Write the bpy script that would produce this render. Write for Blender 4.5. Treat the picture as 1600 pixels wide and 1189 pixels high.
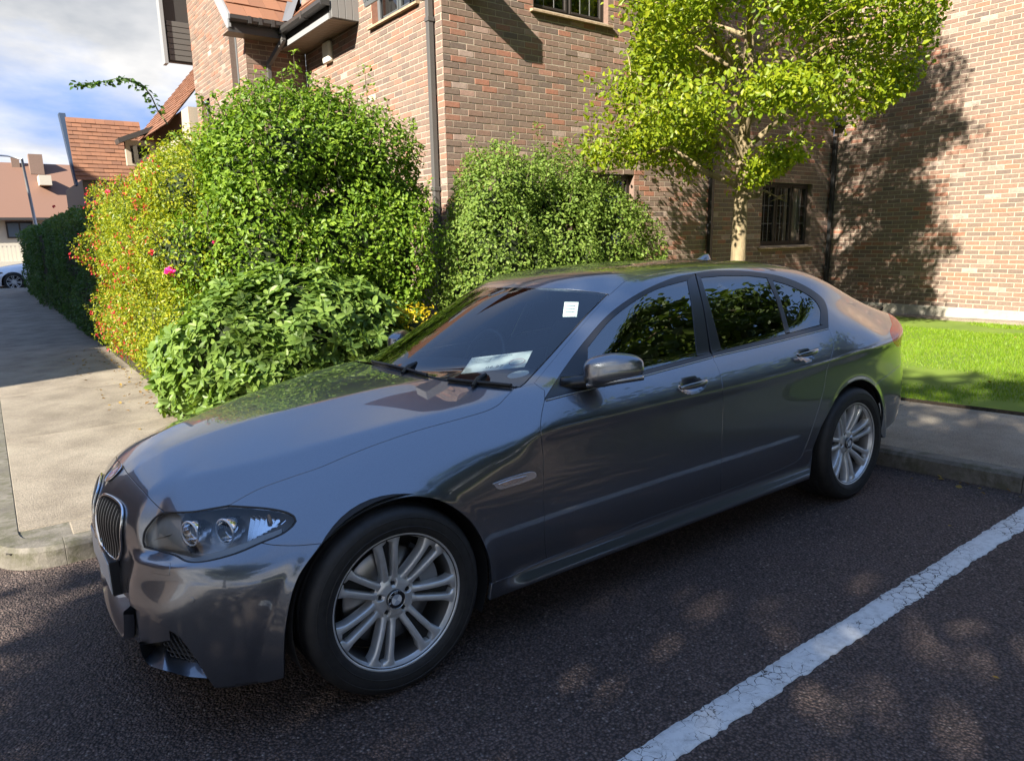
import bpy, bmesh, math, random
import numpy as np
from mathutils import Vector, Matrix, geometry

for o in list(bpy.data.objects): bpy.data.objects.remove(o)
SC = bpy.context.scene
COL = SC.collection
R_ = math.radians

# ------------------------------------------------------------------ camera
PC = np.array([-1.00262, -2.99667, 1.46621])          # camera in the car-park plane's frame
YAW, PITCH, ROLL, FPX = 0.63042, 0.16577, -0.04355, 1102.9
TILT = R_(-2.4)                                        # the bay falls gently towards the kerb
IW, IH = 1600.0, 1189.0
def cam_basis():
    f = np.array([math.sin(YAW)*math.cos(PITCH), math.cos(YAW)*math.cos(PITCH), -math.sin(PITCH)])
    r = np.array([math.cos(YAW), -math.sin(YAW), 0.0]); u = np.cross(r, f)
    c, s = math.cos(ROLL), math.sin(ROLL)
    return c*r+s*u, -s*r+c*u, f
CR, CU, CF = cam_basis()
def pray(px):                                          # view rays of measured points, in the bay's frame
    px = np.atleast_2d(np.asarray(px, float))
    d = CF + CR*((px[:, :1]-IW/2)/FPX) - CU*((px[:, 1:2]-IH/2)/FPX)
    return d/np.linalg.norm(d, axis=1)[:, None]
def tw(P):                                             # bay frame -> world
    P = np.asarray(P, float); c, s = math.cos(TILT), math.sin(TILT)
    return np.stack([P[..., 0], P[..., 1]*c-P[..., 2]*s, P[..., 1]*s+P[..., 2]*c], -1)
CW = tw(PC)
def won(px, axis, val):                                # measured point on a world plane
    d = tw(pray([px]))[0]; return CW + d*((val-CW[axis])/d[axis])
cam = bpy.data.cameras.new('camera'); camo = bpy.data.objects.new('camera', cam); COL.objects.link(camo)
cam.sensor_fit = 'HORIZONTAL'; cam.sensor_width = 36; cam.lens = FPX/IW*36; cam.clip_start = .05; cam.clip_end = 2000
rw, uw, fw = tw(CR), tw(CU), tw(CF)
M = Matrix.Identity(4)
for i in range(3):
    M[i][0], M[i][1], M[i][2], M[i][3] = rw[i], uw[i], -fw[i], CW[i]
camo.matrix_world = M
SC.camera = camo

# ------------------------------------------------------------------ sky, sun, exposure
SUN = Vector((-1.0, -.37, .65)).normalized()           # towards the sun
world = bpy.data.worlds.new('World'); SC.world = world; world.use_nodes = True
nt = world.node_tree; nt.nodes.clear()
def N(t, kind, **kw):
    n = t.nodes.new(kind)
    for k, v in kw.items():
        if k in n.inputs.keys(): n.inputs[k].default_value = v
        else: setattr(n, k, v)
    return n
sky = N(nt, 'ShaderNodeTexSky', sky_type='NISHITA', sun_disc=False)
sky.sun_elevation = math.asin(SUN.z); sky.sun_rotation = math.atan2(SUN.x, SUN.y); sky.altitude = 0; sky.air_density = 1.0; sky.dust_density = .3; sky.ozone_density = 2.0
tc = N(nt, 'ShaderNodeTexCoord')
sep = N(nt, 'ShaderNodeSeparateXYZ'); nt.links.new(tc.outputs['Generated'], sep.inputs[0])
zc = N(nt, 'ShaderNodeMath', operation='MAXIMUM'); zc.inputs[1].default_value = .0; nt.links.new(sep.outputs[2], zc.inputs[0])
za = N(nt, 'ShaderNodeMath', operation='ADD'); za.inputs[1].default_value = .24; nt.links.new(zc.outputs[0], za.inputs[0])
dv = N(nt, 'ShaderNodeVectorMath', operation='DIVIDE'); nt.links.new(tc.outputs['Generated'], dv.inputs[0])
cz = N(nt, 'ShaderNodeCombineXYZ'); cz.inputs[2].default_value = 1
for i in range(2): nt.links.new(za.outputs[0], cz.inputs[i])
nt.links.new(cz.outputs[0], dv.inputs[1])
mp = N(nt, 'ShaderNodeMapping'); mp.inputs['Location'].default_value = (2.2, 4.1, 3); mp.inputs['Scale'].default_value = (1, 1, .35); nt.links.new(dv.outputs[0], mp.inputs[0])
n1 = N(nt, 'ShaderNodeTexNoise', Scale=.55, Detail=9, Roughness=.56, Distortion=.25); nt.links.new(mp.outputs[0], n1.inputs['Vector'])
cr = N(nt, 'ShaderNodeValToRGB'); cr.color_ramp.elements[0].position = .45; cr.color_ramp.elements[1].position = .60; mr = N(nt, 'ShaderNodeMapRange'); mr.inputs[1].default_value = .0; mr.inputs[2].default_value = .50; mr.inputs[3].default_value = .10; mr.inputs[4].default_value = 0; nt.links.new(zc.outputs[0], mr.inputs[0])
ca = N(nt, 'ShaderNodeMath', operation='ADD'); nt.links.new(n1.outputs[0], ca.inputs[0]); nt.links.new(mr.outputs[0], ca.inputs[1]); nt.links.new(ca.outputs[0], cr.inputs[0])
n2 = N(nt, 'ShaderNodeTexNoise', Scale=1.5, Detail=6, Roughness=.55); nt.links.new(mp.outputs[0], n2.inputs['Vector'])
cc = N(nt, 'ShaderNodeValToRGB'); cc.color_ramp.elements[0].position = .36; cc.color_ramp.elements[1].position = .66
cc.color_ramp.elements[0].color = (.78, .84, .93, 1); cc.color_ramp.elements[1].color = (1.85, 1.8, 1.75, 1); nt.links.new(n2.outputs[0], cc.inputs[0])
mx = N(nt, 'ShaderNodeMix', data_type='RGBA'); nt.links.new(cr.outputs[0], mx.inputs[0]); cap = N(nt, 'ShaderNodeMix', data_type='RGBA', blend_type='DARKEN'); cap.inputs[0].default_value = 1; cap.inputs[7].default_value = (.46, .80, 1.60, 1); nt.links.new(sky.outputs[0], cap.inputs[6])   # horizon haze no brighter than thin cloud
nt.links.new(cap.outputs[2], mx.inputs[6]); nt.links.new(cc.outputs[0], mx.inputs[7])
bg = N(nt, 'ShaderNodeBackground', Strength=.15); nt.links.new(mx.outputs[2], bg.inputs[0])
wo = N(nt, 'ShaderNodeOutputWorld'); nt.links.new(bg.outputs[0], wo.inputs[0])
sl = bpy.data.lights.new('sun', 'SUN'); sl.energy = 3.75; sl.angle = R_(.55); sl.color = (1, .93, .80)
slo = bpy.data.objects.new('sun', sl); COL.objects.link(slo); slo.rotation_euler = SUN.to_track_quat('Z', 'Y').to_euler(); slo.location = (-10, -5, 12)
SC.view_settings.view_transform = 'Standard'; SC.view_settings.look = 'None'; SC.view_settings.exposure = 2.1; SC.view_settings.gamma = 1
SC.view_settings.use_curve_mapping = False
SC.render.engine = 'CYCLES'
SC.cycles.max_bounces = 8; SC.cycles.glossy_bounces = 5; SC.cycles.transmission_bounces = 6; SC.cycles.transparent_max_bounces = 12; SC.cycles.diffuse_bounces = 3
SC.cycles.caustics_reflective = False; SC.cycles.caustics_refractive = False
SC.cycles.sample_clamp_indirect = 6
SC.cycles.use_denoising = True

# ------------------------------------------------------------------ small helpers
def mat(name, col=(.5, .5, .5), rough=.6, metal=0, **kw):
    m = bpy.data.materials.new(name); m.use_nodes = True
    b = m.node_tree.nodes['Principled BSDF']
    b.inputs['Base Color'].default_value = (*col, 1); b.inputs['Roughness'].default_value = rough; b.inputs['Metallic'].default_value = metal
    for k, v in kw.items(): b.inputs[k.replace('_', ' ')].default_value = v
    return m
def bsdf(m): return m.node_tree.nodes['Principled BSDF']
def lk(m, a, b): m.node_tree.links.new(a, b)
def nz(m, scale=5, detail=4, rough=.55, coord='Object', sc=None, dist=0):
    t = m.node_tree; c = t.nodes.new('ShaderNodeTexCoord'); n = N(t, 'ShaderNodeTexNoise', Scale=scale, Detail=detail, Roughness=rough, Distortion=dist)
    if sc:
        mp = t.nodes.new('ShaderNodeMapping'); mp.inputs['Scale'].default_value = sc; lk(m, c.outputs[coord], mp.inputs[0]); lk(m, mp.outputs[0], n.inputs['Vector'])
    else: lk(m, c.outputs[coord], n.inputs['Vector'])
    return n
def ramp(m, src, stops):
    r = m.node_tree.nodes.new('ShaderNodeValToRGB'); e = r.color_ramp.elements
    while len(e) < len(stops): e.new(.5)
    for k, (p, c) in enumerate(stops):
        e[k].position = p; e[k].color = (*c, 1) if hasattr(c, '__len__') else (c, c, c, 1)
    lk(m, src, r.inputs[0]); return r
def mixc(m, fac, a, b, mode='MIX'):
    n = m.node_tree.nodes.new('ShaderNodeMix'); n.data_type = 'RGBA'; n.blend_type = mode
    for sock, v in ((n.inputs[0], fac), (n.inputs[6], a), (n.inputs[7], b)):
        if hasattr(v, 'is_output'): lk(m, v, sock)
        elif hasattr(v, '__len__'): sock.default_value = (*v, 1)
        else: sock.default_value = v if sock.type == 'VALUE' else (v, v, v, 1)
    return n.outputs[2]
def bump(m, src, strength=.3, dist=.01):
    b = m.node_tree.nodes.new('ShaderNodeBump'); b.inputs['Strength'].default_value = strength; b.inputs['Distance'].default_value = dist
    lk(m, src, b.inputs['Height']); lk(m, b.outputs[0], bsdf(m).inputs['Normal']); return b
def math_(m, op, a, b=None):
    n = m.node_tree.nodes.new('ShaderNodeMath'); n.operation = op
    for s, v in zip(n.inputs, (a, b)):
        if v is None: continue
        if hasattr(v, 'is_output'): lk(m, v, s)
        else: s.default_value = v
    return n.outputs[0]

def newmat(n):
    m = bpy.data.materials.new(n); m.use_nodes = True; return m
def glassmat(m, tint, ior=1.5):
    t = m.node_tree; t.nodes.clear(); fr = N(t, 'ShaderNodeFresnel', IOR=ior); g = N(t, 'ShaderNodeBsdfGlossy', Roughness=0.0); tr = N(t, 'ShaderNodeBsdfTransparent'); tr.inputs[0].default_value = (*tint, 1)
    g.inputs[0].default_value = (1, 1, 1, 1); mx_ = N(t, 'ShaderNodeMixShader'); o = N(t, 'ShaderNodeOutputMaterial')
    t.links.new(fr.outputs[0], mx_.inputs[0]); t.links.new(tr.outputs[0], mx_.inputs[1]); t.links.new(g.outputs[0], mx_.inputs[2]); t.links.new(mx_.outputs[0], o.inputs[0]); return m

def tag(o, label=None, cat=None, group=None, kind=None):
    if label: o['label'] = label
    if cat: o['category'] = cat
    if group: o['group'] = group
    if kind: o['kind'] = kind
    return o
def empty(name, loc=(0, 0, 0), rot=(0, 0, 0), parent=None):
    o = bpy.data.objects.new(name, None); COL.objects.link(o); o.location = loc; o.rotation_euler = rot; o.parent = parent; o.empty_display_size = .1
    return o
def mesh(name, V, Fc, smooth=False, normals=None, mats=None, midx=None):
    me = bpy.data.meshes.new(name)
    V = np.asarray(V, float)
    me.from_pydata(V.tolist(), [], [list(map(int, f)) for f in Fc]); me.update()
    if smooth: me.polygons.foreach_set('use_smooth', np.ones(len(me.polygons), bool))
    if normals is not None:
        me.normals_split_custom_set_from_vertices(np.asarray(normals, float).tolist())
    for m in (mats or []): me.materials.append(m)
    if midx is not None: me.polygons.foreach_set('material_index', np.asarray(midx, np.int32))
    return me
def obj(name, me, m=None, parent=None, loc=(0, 0, 0), rot=(0, 0, 0)):
    o = bpy.data.objects.new(name, me); COL.objects.link(o); o.parent = parent; o.location = loc; o.rotation_euler = rot
    if m is not None and not me.materials: me.materials.append(m)
    return o
class MB:                                              # collects faces of ONE part
    def __init__(s): s.v = []; s.f = []; s.n = 0
    def add(s, V, Fc):
        V = np.asarray(V, float); s.v.append(V); s.f += [[i+s.n for i in f] for f in Fc]; s.n += len(V); return s
    def box(s, a, b, Mx=None):
        (x0, y0, z0), (x1, y1, z1) = a, b
        V = np.array([[x, y, z] for z in (z0, z1) for y in (y0, y1) for x in (x0, x1)])
        if Mx is not None: V = V@np.array(Mx.to_3x3()).T + np.array(Mx.translation)
        return s.add(V, [(0, 2, 3, 1), (4, 5, 7, 6), (0, 1, 5, 4), (2, 6, 7, 3), (0, 4, 6, 2), (1, 3, 7, 5)])
    def poly(s, pts): return s.add(pts, [list(range(len(pts)))])
    def prism(s, base, off):                           # polygon extruded by a vector
        b = np.asarray(base, float); n = len(b); V = np.vstack([b, b+np.asarray(off, float)])
        return s.add(V, [list(range(n))[::-1], list(range(n, 2*n))]+[(i, (i+1) % n, n+(i+1) % n, n+i) for i in range(n)])
    def tube(s, pts, r, n=8, caps=True):
        pts = np.asarray(pts, float); r = np.broadcast_to(r, len(pts)); V = []; F_ = []
        tan = np.gradient(pts, axis=0); up = np.array([0, 0, 1.0]); 
        if abs(tan[0]@up) > .9*np.linalg.norm(tan[0]): up = np.array([1.0, 0, 0])
        for p, t, rr in zip(pts, tan, r):
            t = t/(np.linalg.norm(t)+1e-12); a = np.cross(t, up); a /= np.linalg.norm(a)+1e-12; b = np.cross(a, t); up = b
            for k in range(n):
                th = 2*math.pi*k/n; V.append(p+rr*(math.cos(th)*a+math.sin(th)*b))
        m_ = len(pts)
        for i in range(m_-1):
            for k in range(n): F_.append((i*n+k, i*n+(k+1) % n, (i+1)*n+(k+1) % n, (i+1)*n+k))
        if caps: F_ += [list(range(n)), list(range((m_-1)*n, m_*n))[::-1]]
        return s.add(V, F_)
    def grid(s, P):                                    # P[i][j] -> quads
        P = np.asarray(P, float); a, b = P.shape[:2]
        return s.add(P.reshape(-1, 3), [(i*b+j, i*b+j+1, (i+1)*b+j+1, (i+1)*b+j) for i in range(a-1) for j in range(b-1)])
    def mesh(s, name, smooth=False): return mesh(name, np.vstack(s.v), s.f, smooth)
    def build(s, name, m, parent=None, smooth=False, bevel=0, **kw):
        o = obj(name, s.mesh(name, smooth), m, parent, **kw)
        if bevel:
            b = o.modifiers.new('bevel', 'BEVEL'); b.width = bevel; b.segments = 2; b.limit_method = 'ANGLE'; b.angle_limit = R_(40)
        return o
def fix_normals(me):
    bm = bmesh.new(); bm.from_mesh(me); bmesh.ops.recalc_face_normals(bm, faces=bm.faces); bm.to_mesh(me); bm.free(); return me
def vnoise(p, seed=0):                                 # cheap smooth value noise (numpy)
    p = np.asarray(p, float); i = np.floor(p).astype(int); f = p-i; f = f*f*(3-2*f)
    def h(a):
        n = (a[..., 0]*73856093) ^ (a[..., 1]*19349663) ^ (a[..., 2]*83492791) ^ (seed*2654435)
        n = (n*1103515245+12345) & 0x7fffffff; n = (n >> 3)*48271 & 0x7fffffff
        return (n % 65536)/65536.0
    r = 0
    for dx in (0, 1):
        for dy in (0, 1):
            for dz in (0, 1):
                w_ = (f[..., 0] if dx else 1-f[..., 0])*(f[..., 1] if dy else 1-f[..., 1])*(f[..., 2] if dz else 1-f[..., 2])
                r = r+w_*h(i+np.array([dx, dy, dz]))
    return r
# ------------------------------------------------------------------ ground
KH = .11                                               # kerb height
def hz(y): return math.tan(TILT)*np.clip(y, -4, 1.25)
rng = np.random.default_rng(7); random.seed(7)
ASPH = mat('asphalt', (.05, .043, .042), .82)
def _asph(m, dark, mid, light):
    v = N(m.node_tree, 'ShaderNodeTexVoronoi', Scale=105.0); c = m.node_tree.nodes.new('ShaderNodeTexCoord'); lk(m, c.outputs['Object'], v.inputs['Vector'])
    v2 = N(m.node_tree, 'ShaderNodeTexVoronoi', Scale=48.0); lk(m, c.outputs['Object'], v2.inputs['Vector'])
    stones = ramp(m, v.outputs['Color'], [(.0, dark), (.35, tuple(x*.7 for x in mid)), (.62, mid), (.82, tuple(x*1.5 for x in mid)), (.98, light)]).outputs[0]
    big = nz(m, 1.3, 5, .6); col = mixc(m, ramp(m, big.outputs[0], [(.35, .0), (.7, .65)]).outputs[0], stones, tuple(x*1.35 for x in mid))
    gap = ramp(m, v.outputs['Distance'], [(.25, 1.1), (.70, .25)]).outputs[0]
    col = mixc(m, 1.0, col, gap, 'MULTIPLY')
    moss = nz(m, 3.2, 6, .65); col = mixc(m, ramp(m, moss.outputs[0], [(.62, 0.0), (.80, .22)]).outputs[0], col, (.035, .045, .018))
    lk(m, col, bsdf(m).inputs['Base Color'])
    h = mixc(m, .5, ramp(m, v.outputs['Distance'], [(0, 1.0), (.8, 0.0)]).outputs[0], ramp(m, v2.outputs['Distance'], [(0, 1.0), (.9, 0.0)]).outputs[0])
    bump(m, h, 1.0, .014)
_asph(ASPH, (.044, .030, .026), (.120, .083, .071), (.40, .33, .28))
ys_ = [-90, -4, 1.0, 1.3, 90]; xs_ = np.linspace(-90, 90, 2)
MB().grid(np.array([[[x, y, hz(y)] for x in (-90, 90)] for y in ys_])).build('road', ASPH).__setitem__('kind', 'structure')
# painted bay line: thick cracked paint with ragged edges
LINE = mat('line_paint', (.62, .62, .60), .7)
v = N(LINE.node_tree, 'ShaderNodeTexVoronoi', Scale=22.0); v.feature = 'DISTANCE_TO_EDGE'
c = LINE.node_tree.nodes.new('ShaderNodeTexCoord'); w1 = nz(LINE, 14, 4, .6); va = N(LINE.node_tree, 'ShaderNodeVectorMath', operation='MULTIPLY_ADD'); va.inputs[1].default_value = (.07, .07, .07)
lk(LINE, w1.outputs['Color'], va.inputs[0]); lk(LINE, c.outputs['Object'], va.inputs[2]); lk(LINE, va.outputs[0], v.inputs['Vector'])
big = nz(LINE, 2.6, 4, .6); cw_ = math_(LINE, 'MULTIPLY', ramp(LINE, big.outputs[0], [(.42, 0.0), (.62, 1.0)]).outputs[0], .055)
crk = math_(LINE, 'LESS_THAN', v.outputs['Distance'], cw_)
dirt = nz(LINE, 30, 6, .7); base = mixc(LINE, ramp(LINE, dirt.outputs[0], [(.45, 0.0), (.8, .75)]).outputs[0], (.68, .68, .66), (.33, .32, .30))
lk(LINE, mixc(LINE, crk, base, (.06, .055, .05)), bsdf(LINE).inputs['Base Color'])
hb = mixc(LINE, crk, ramp(LINE, dirt.outputs[0], [(.2, .6), (.8, 1.0)]).outputs[0], 0.0); bump(LINE, hb, .8, .004)
xs_ = np.arange(-.9, 3.70, .012)
e0 = -1.637+.007*(vnoise(np.stack([xs_*14, xs_*0, xs_*0], -1), 3)-.5)+.009*(vnoise(np.stack([xs_*45, xs_*0, xs_*0], -1), 4)-.5)
e1 = -1.745+.010*(vnoise(np.stack([xs_*12, xs_*0+9, xs_*0], -1), 5)-.5)+.013*(vnoise(np.stack([xs_*40, xs_*0+9, xs_*0], -1), 6)-.5)
rows = [np.stack([xs_, yy, hz(yy)+zz], -1) for yy, zz in ((e0+.002, .0005), (e0, .004), ((e0*.75+e1*.25), .0052), ((e0+e1)/2, .0055), ((e0*.25+e1*.75), .0052), (e1, .004), (e1-.002, .0005))]
bl = MB().grid(np.array(rows)).build('bay_line', LINE, None, True); bl['kind'] = 'structure'

# pavement: slabs and kerb stones as pieces
CONC = mat('concrete', (.30, .275, .235), .85)
ob = CONC.node_tree.nodes.new('ShaderNodeObjectInfo'); n1 = nz(CONC, 2.2, 7, .62, 'Object'); n2 = nz(CONC, 110, 5, .7); n3 = nz(CONC, .8, 3, .5)
cc_ = ramp(CONC, n1.outputs[0], [(.30, (.190, .155, .115)), (.55, (.310, .262, .200)), (.78, (.385, .335, .255))]).outputs[0]
cc_ = mixc(CONC, .65, cc_, ramp(CONC, n2.outputs[0], [(.32, .30), (.66, 1.25)]).outputs[0], 'MULTIPLY')
cc_ = mixc(CONC, .5, cc_, ramp(CONC, ob.outputs['Random'], [(0, .8), (1, 1.2)]).outputs[0], 'MULTIPLY')
lk(CONC, cc_, bsdf(CONC).inputs['Base Color']); bump(CONC, n2.outputs[0], .8, .010)
KERB = mat('kerb_concrete', (.25, .235, .205), .85)
n1 = nz(KERB, 4, 7, .65); n2 = nz(KERB, 70, 5, .7); g_ = KERB.node_tree.nodes.new('ShaderNodeNewGeometry')
kc = ramp(KERB, n1.outputs[0], [(.3, (.085, .076, .060)), (.6, (.20, .18, .15)), (.8, (.28, .26, .22))]).outputs[0]
kc = mixc(KERB, .6, kc, ramp(KERB, n2.outputs[0], [(.25, .5), (.7, 1.15)]).outputs[0], 'MULTIPLY')
ms = nz(KERB, 9, 6, .7); kc = mixc(KERB, ramp(KERB, ms.outputs[0], [(.46, 0.0), (.62, .65)]).outputs[0], kc, (.055, .055, .022))
lk(KERB, kc, bsdf(KERB).inputs['Base Color']); bump(KERB, n2.outputs[0], .6, .006)
PZ = float(hz(1.25))+KH
pav = empty('pavement'); pav['kind'] = 'structure'
def slab(x0, x1, y0, y1, tilt=False, name='slab', m=CONC, g=.003, t=.09):
    c = ((x0+x1)/2, (y0+y1)/2); dz = rng.normal(0, .0012)
    q = [(x0+g, y0+g), (x1-g, y0+g), (x1-g, y1-g), (x0+g, y1-g)]
    zt = [(float(hz(y))+KH if tilt else PZ)+dz for _, y in q]
    b = [(x-c[0], y-c[1], z-t) for (x, y), z in zip(q, zt)]; V = b+[(x, y, z+t) for x, y, z in b]
    return MB().add(V, [(3, 2, 1, 0), (4, 5, 6, 7)]+[(i, (i+1) % 4, 4+(i+1) % 4, 4+i) for i in range(4)]).build(name, m, pav, loc=(*c, 0), bevel=.006)
jy = [1.62, 3.95, 5.98, 7.9, 10.5, 12.8, 15.0, 17.6, 20.2, 23, 26.5, 32]
for a, b in zip(jy[:-1], jy[1:]): slab(-1.038, .95, a, b)
for a, b in zip([.95, 1.9, 2.85, 3.8], [1.9, 2.85, 3.8, 5.40]): slab(a, b, 1.388, 2.45)
slab(-.80, .95, 1.390, 1.615)
for a, b in zip([-9, -7.2, -5.4, -3.6, -1.85, -.15], [-7.2, -5.4, -3.6, -1.85, -.15, 1.41]): slab(3.86, 5.40, a, b, True)
MB().add([(x, y, (float(hz(y))+KH if x > 3 and y < 1.3 else PZ)-.02) for x, y in ((-1.1, 1.35), (5.4, 1.35), (5.4, 40), (-1.1, 40))], [(0, 1, 2, 3)]).build('pavement_bed', mat('joint_soil', (.05, .042, .03), .9), pav)
def kerb(p, q, n_in, tilt, jt=.002):                            # one stone from p to q, face towards the road
    p, q = np.array(p, float), np.array(q, float); d = (q-p)/np.linalg.norm(q-p); n_in = np.array(n_in, float)/np.linalg.norm(n_in); p = p+d*jt; q = q-d*jt
    c = (p+q)/2; V = []
    for pt in (p, q):
        h = float(hz(pt[1])); top = (h+KH if tilt else PZ)+.002
        for o, z in ((0, h-.05), (.008, top-.022), (.026, top), (.135, top), (.135, h-.05)):
            e = pt+n_in*o; V.append((e[0]-c[0], e[1]-c[1], z))
    MB().add(V, [(0, 1, 2, 3, 4)[::-1], (5, 6, 7, 8, 9)]+[(i, (i+1) % 5, 5+(i+1) % 5, 5+i) for i in range(5)]).build('kerb_stone', KERB, pav, loc=(*c, 0), bevel=.004)
for k in range(5): kerb((-.85+.92*k, 1.25), (-.85+.92*(k+1) if k < 4 else 3.72, 1.25), (0, 1), False)
arc = [(-.85+.32*math.cos(a)*1.0, 1.57-.32*math.sin(-a) if False else 1.57+.32*math.sin(a)) for a in np.linspace(-math.pi/2, -math.pi, 4)]
rows = []
for t in np.linspace(-math.pi/2, -math.pi, 13):
    e = np.array([math.cos(t), math.sin(t)]); h_ = float(hz(1.25)); rows.append([[-.85+e[0]*(.32-o), 1.57+e[1]*(.32-o), z] for o, z in ((0, h_-.05), (.008, PZ-.020), (.026, PZ+.002), (.135, PZ+.002), (.135, h_-.05))])
MB().grid(np.array(rows)).build('kerb_corner', KERB, pav)
for k in range(28): kerb((-1.17, 1.57+.92*k), (-1.17, 1.57+.92*(k+1)), (1, 0), False)
for k in range(11): kerb((3.72, -8.9+.92*k), (3.72, min(-8.9+.92*(k+1), 1.25)), (1, 0), True)
MB().prism([(-.85+.30*math.cos(t), 1.57+.30*math.sin(t), -.05) for t in np.linspace(-math.pi, -math.pi/2, 9)]+[(-.78, 1.27, -.05), (-.78, 1.66, -.05), (-1.15, 1.66, -.05)], (0, 0, PZ-.006+.05)).build('corner_fill', KERB, pav)
# soil of the planting beds
SOIL = mat('soil', (.045, .034, .024), .95); n1 = nz(SOIL, 40, 6, .7); lk(SOIL, ramp(SOIL, n1.outputs[0], [(.3, (.025, .018, .012)), (.7, (.08, .06, .04))]).outputs[0], bsdf(SOIL).inputs['Base Color']); bump(SOIL, n1.outputs[0], .8, .02)
so = MB().add([(.62, 2.45, PZ+.006), (6.2, 2.45, PZ+.006), (6.2, 4.74, PZ+.006), (3.7, 4.74, PZ+.006), (3.7, 30, PZ+.006), (.35, 30, PZ+.006), (.35, 3.4, PZ+.006)], [range(7)]).build('soil_bed', SOIL); so['kind'] = 'structure'
# lawn
LAWN = mat('lawn_soil', (.05, .075, .012), .9); n1 = nz(LAWN, 1.2, 5, .6); lk(LAWN, ramp(LAWN, n1.outputs[0], [(.35, (.09, .15, .010)), (.7, (.15, .22, .016))]).outputs[0], bsdf(LAWN).inputs['Base Color'])
def lz(y): return hz(y)+KH+.02
MB().grid(np.array([[[x, y, float(lz(y))] for x in (5.41, 12.05)] for y in (-9, -4, 1.0, 1.25, 2.0, 4.74)])).build('lawn', LAWN).__setitem__('kind', 'structure')
MB().grid(np.array([[[5.408, y, float(lz(y))-q] for q in (.10, 0, -.004)] for y in (-9, -4, 1.0, 1.25, 2.0, 4.74)])).build('lawn_edge', SOIL, bpy.data.objects['lawn'])
for a, b in zip([-8, -4, 0, 2.4], [-4, 0, 2.4, 4.73]):
    o = MB().add([(x, y, float(lz(y))+.025-(.14 if k else 0)) for k in (1, 0) for x, y in ((12.06, a+.006), (12.42, a+.006), (12.42, b-.006), (12.06, b-.006))], [(0, 3, 2, 1), (4, 5, 6, 7)]+[(i, (i+1) % 4, 4+(i+1) % 4, 4+i) for i in range(4)]).build('slab', CONC, pav)
def fastmesh(name, V, F4, m, mats=None):               # big meshes of equal polygons
    V = np.asarray(V, np.float32); F4 = np.asarray(F4, np.int32); k = F4.shape[1]; me = bpy.data.meshes.new(name)
    me.vertices.add(len(V)); me.vertices.foreach_set('co', V.ravel()); me.loops.add(F4.size); me.loops.foreach_set('vertex_index', F4.ravel())
    me.polygons.add(len(F4)); me.polygons.foreach_set('loop_start', np.arange(0, F4.size, k, dtype=np.int32)); me.polygons.foreach_set('loop_total', np.full(len(F4), k, np.int32))
    me.update(calc_edges=True); me.validate(); me.polygons.foreach_set('use_smooth', np.zeros(len(me.polygons), bool))
    if m: me.materials.append(m)
    return me
def leafmat(name, cols, rough=.45, trans=.35, spec=.4):
    m = bpy.data.materials.new(name); m.use_nodes = True; t = m.node_tree; b = bsdf(m); g = t.nodes.new('ShaderNodeNewGeometry')
    col = ramp(m, g.outputs['Random Per Island'], [(k/(len(cols)-1), c_) for k, c_ in enumerate(cols)]).outputs[0]
    lk(m, col, b.inputs['Base Color']); b.inputs['Roughness'].default_value = rough; b.inputs['Specular IOR Level'].default_value = spec
    tr = t.nodes.new('ShaderNodeBsdfTranslucent'); tcol = mixc(m, 1.0, col, (1.5, 1.55, .7), 'MULTIPLY'); lk(m, tcol, tr.inputs[0])
    ad = N(t, 'ShaderNodeMixShader'); ad.inputs[0].default_value = trans; out = t.nodes['Material Output']
    lk(m, b.outputs[0], ad.inputs[1]); lk(m, tr.outputs[0], ad.inputs[2]); lk(m, ad.outputs[0], out.inputs[0]); return m
GRASS = leafmat('grass', [(.105, .20, .008), (.155, .275, .010), (.205, .325, .014), (.235, .30, .04)], .5, .4, .3)
nb = 95000
gx = 5.42+6.6*rng.random(nb)**1.15; gy = -2.2+6.6*rng.random(nb)
bare = vnoise(np.stack([gx*.9, gy*.9, 0*gx], -1), 11); kp = bare > .14+.1*rng.random(nb); gx, gy = gx[kp], gy[kp]; nb = len(gx)
h = (.022+.022*rng.random(nb))*(.7+.6*vnoise(np.stack([gx*2.2, gy*2.2, 0*gx], -1), 12)); an = rng.random(nb)*6.28; wd = .0022+.0022*(gx-5)/6; ln = rng.normal(0, .35, (nb, 2))*h[:, None]
z0 = lz(gy); B0 = np.stack([gx-wd*np.cos(an), gy-wd*np.sin(an), z0], -1); B1 = np.stack([gx+wd*np.cos(an), gy+wd*np.sin(an), z0], -1); T_ = np.stack([gx+ln[:, 0], gy+ln[:, 1], z0+h], -1)
go = obj('grass', fastmesh('grass', np.stack([B0, B1, T_], 1).reshape(-1, 3), np.arange(nb*3).reshape(-1, 3), GRASS)); tag(go, 'short bright green mown grass between pavement and brick wall', 'grass', kind='stuff')


MB().add([(x, y, float(hz(-7))+z) for x, y, z in ((-9, -7.0, .10), (30, -7.0, .10), (30, -8.9, .12), (-9, -8.9, .12), (-9, -7.0, -.02), (30, -7.0, -.02))], [(0, 1, 2, 3), (4, 5, 1, 0)]).build('unseen_pavement', CONC).__setitem__('kind', 'structure')  # unseen pavement and verge, added for bounce light and bands in the doors
MB().add([(x, y, float(hz(-7))+.13) for x, y in ((-9, -8.91), (30, -8.91), (30, -30), (-9, -30))], [(0, 1, 2, 3)]).build('unseen_verge', LAWN).__setitem__('kind', 'structure')
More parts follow.
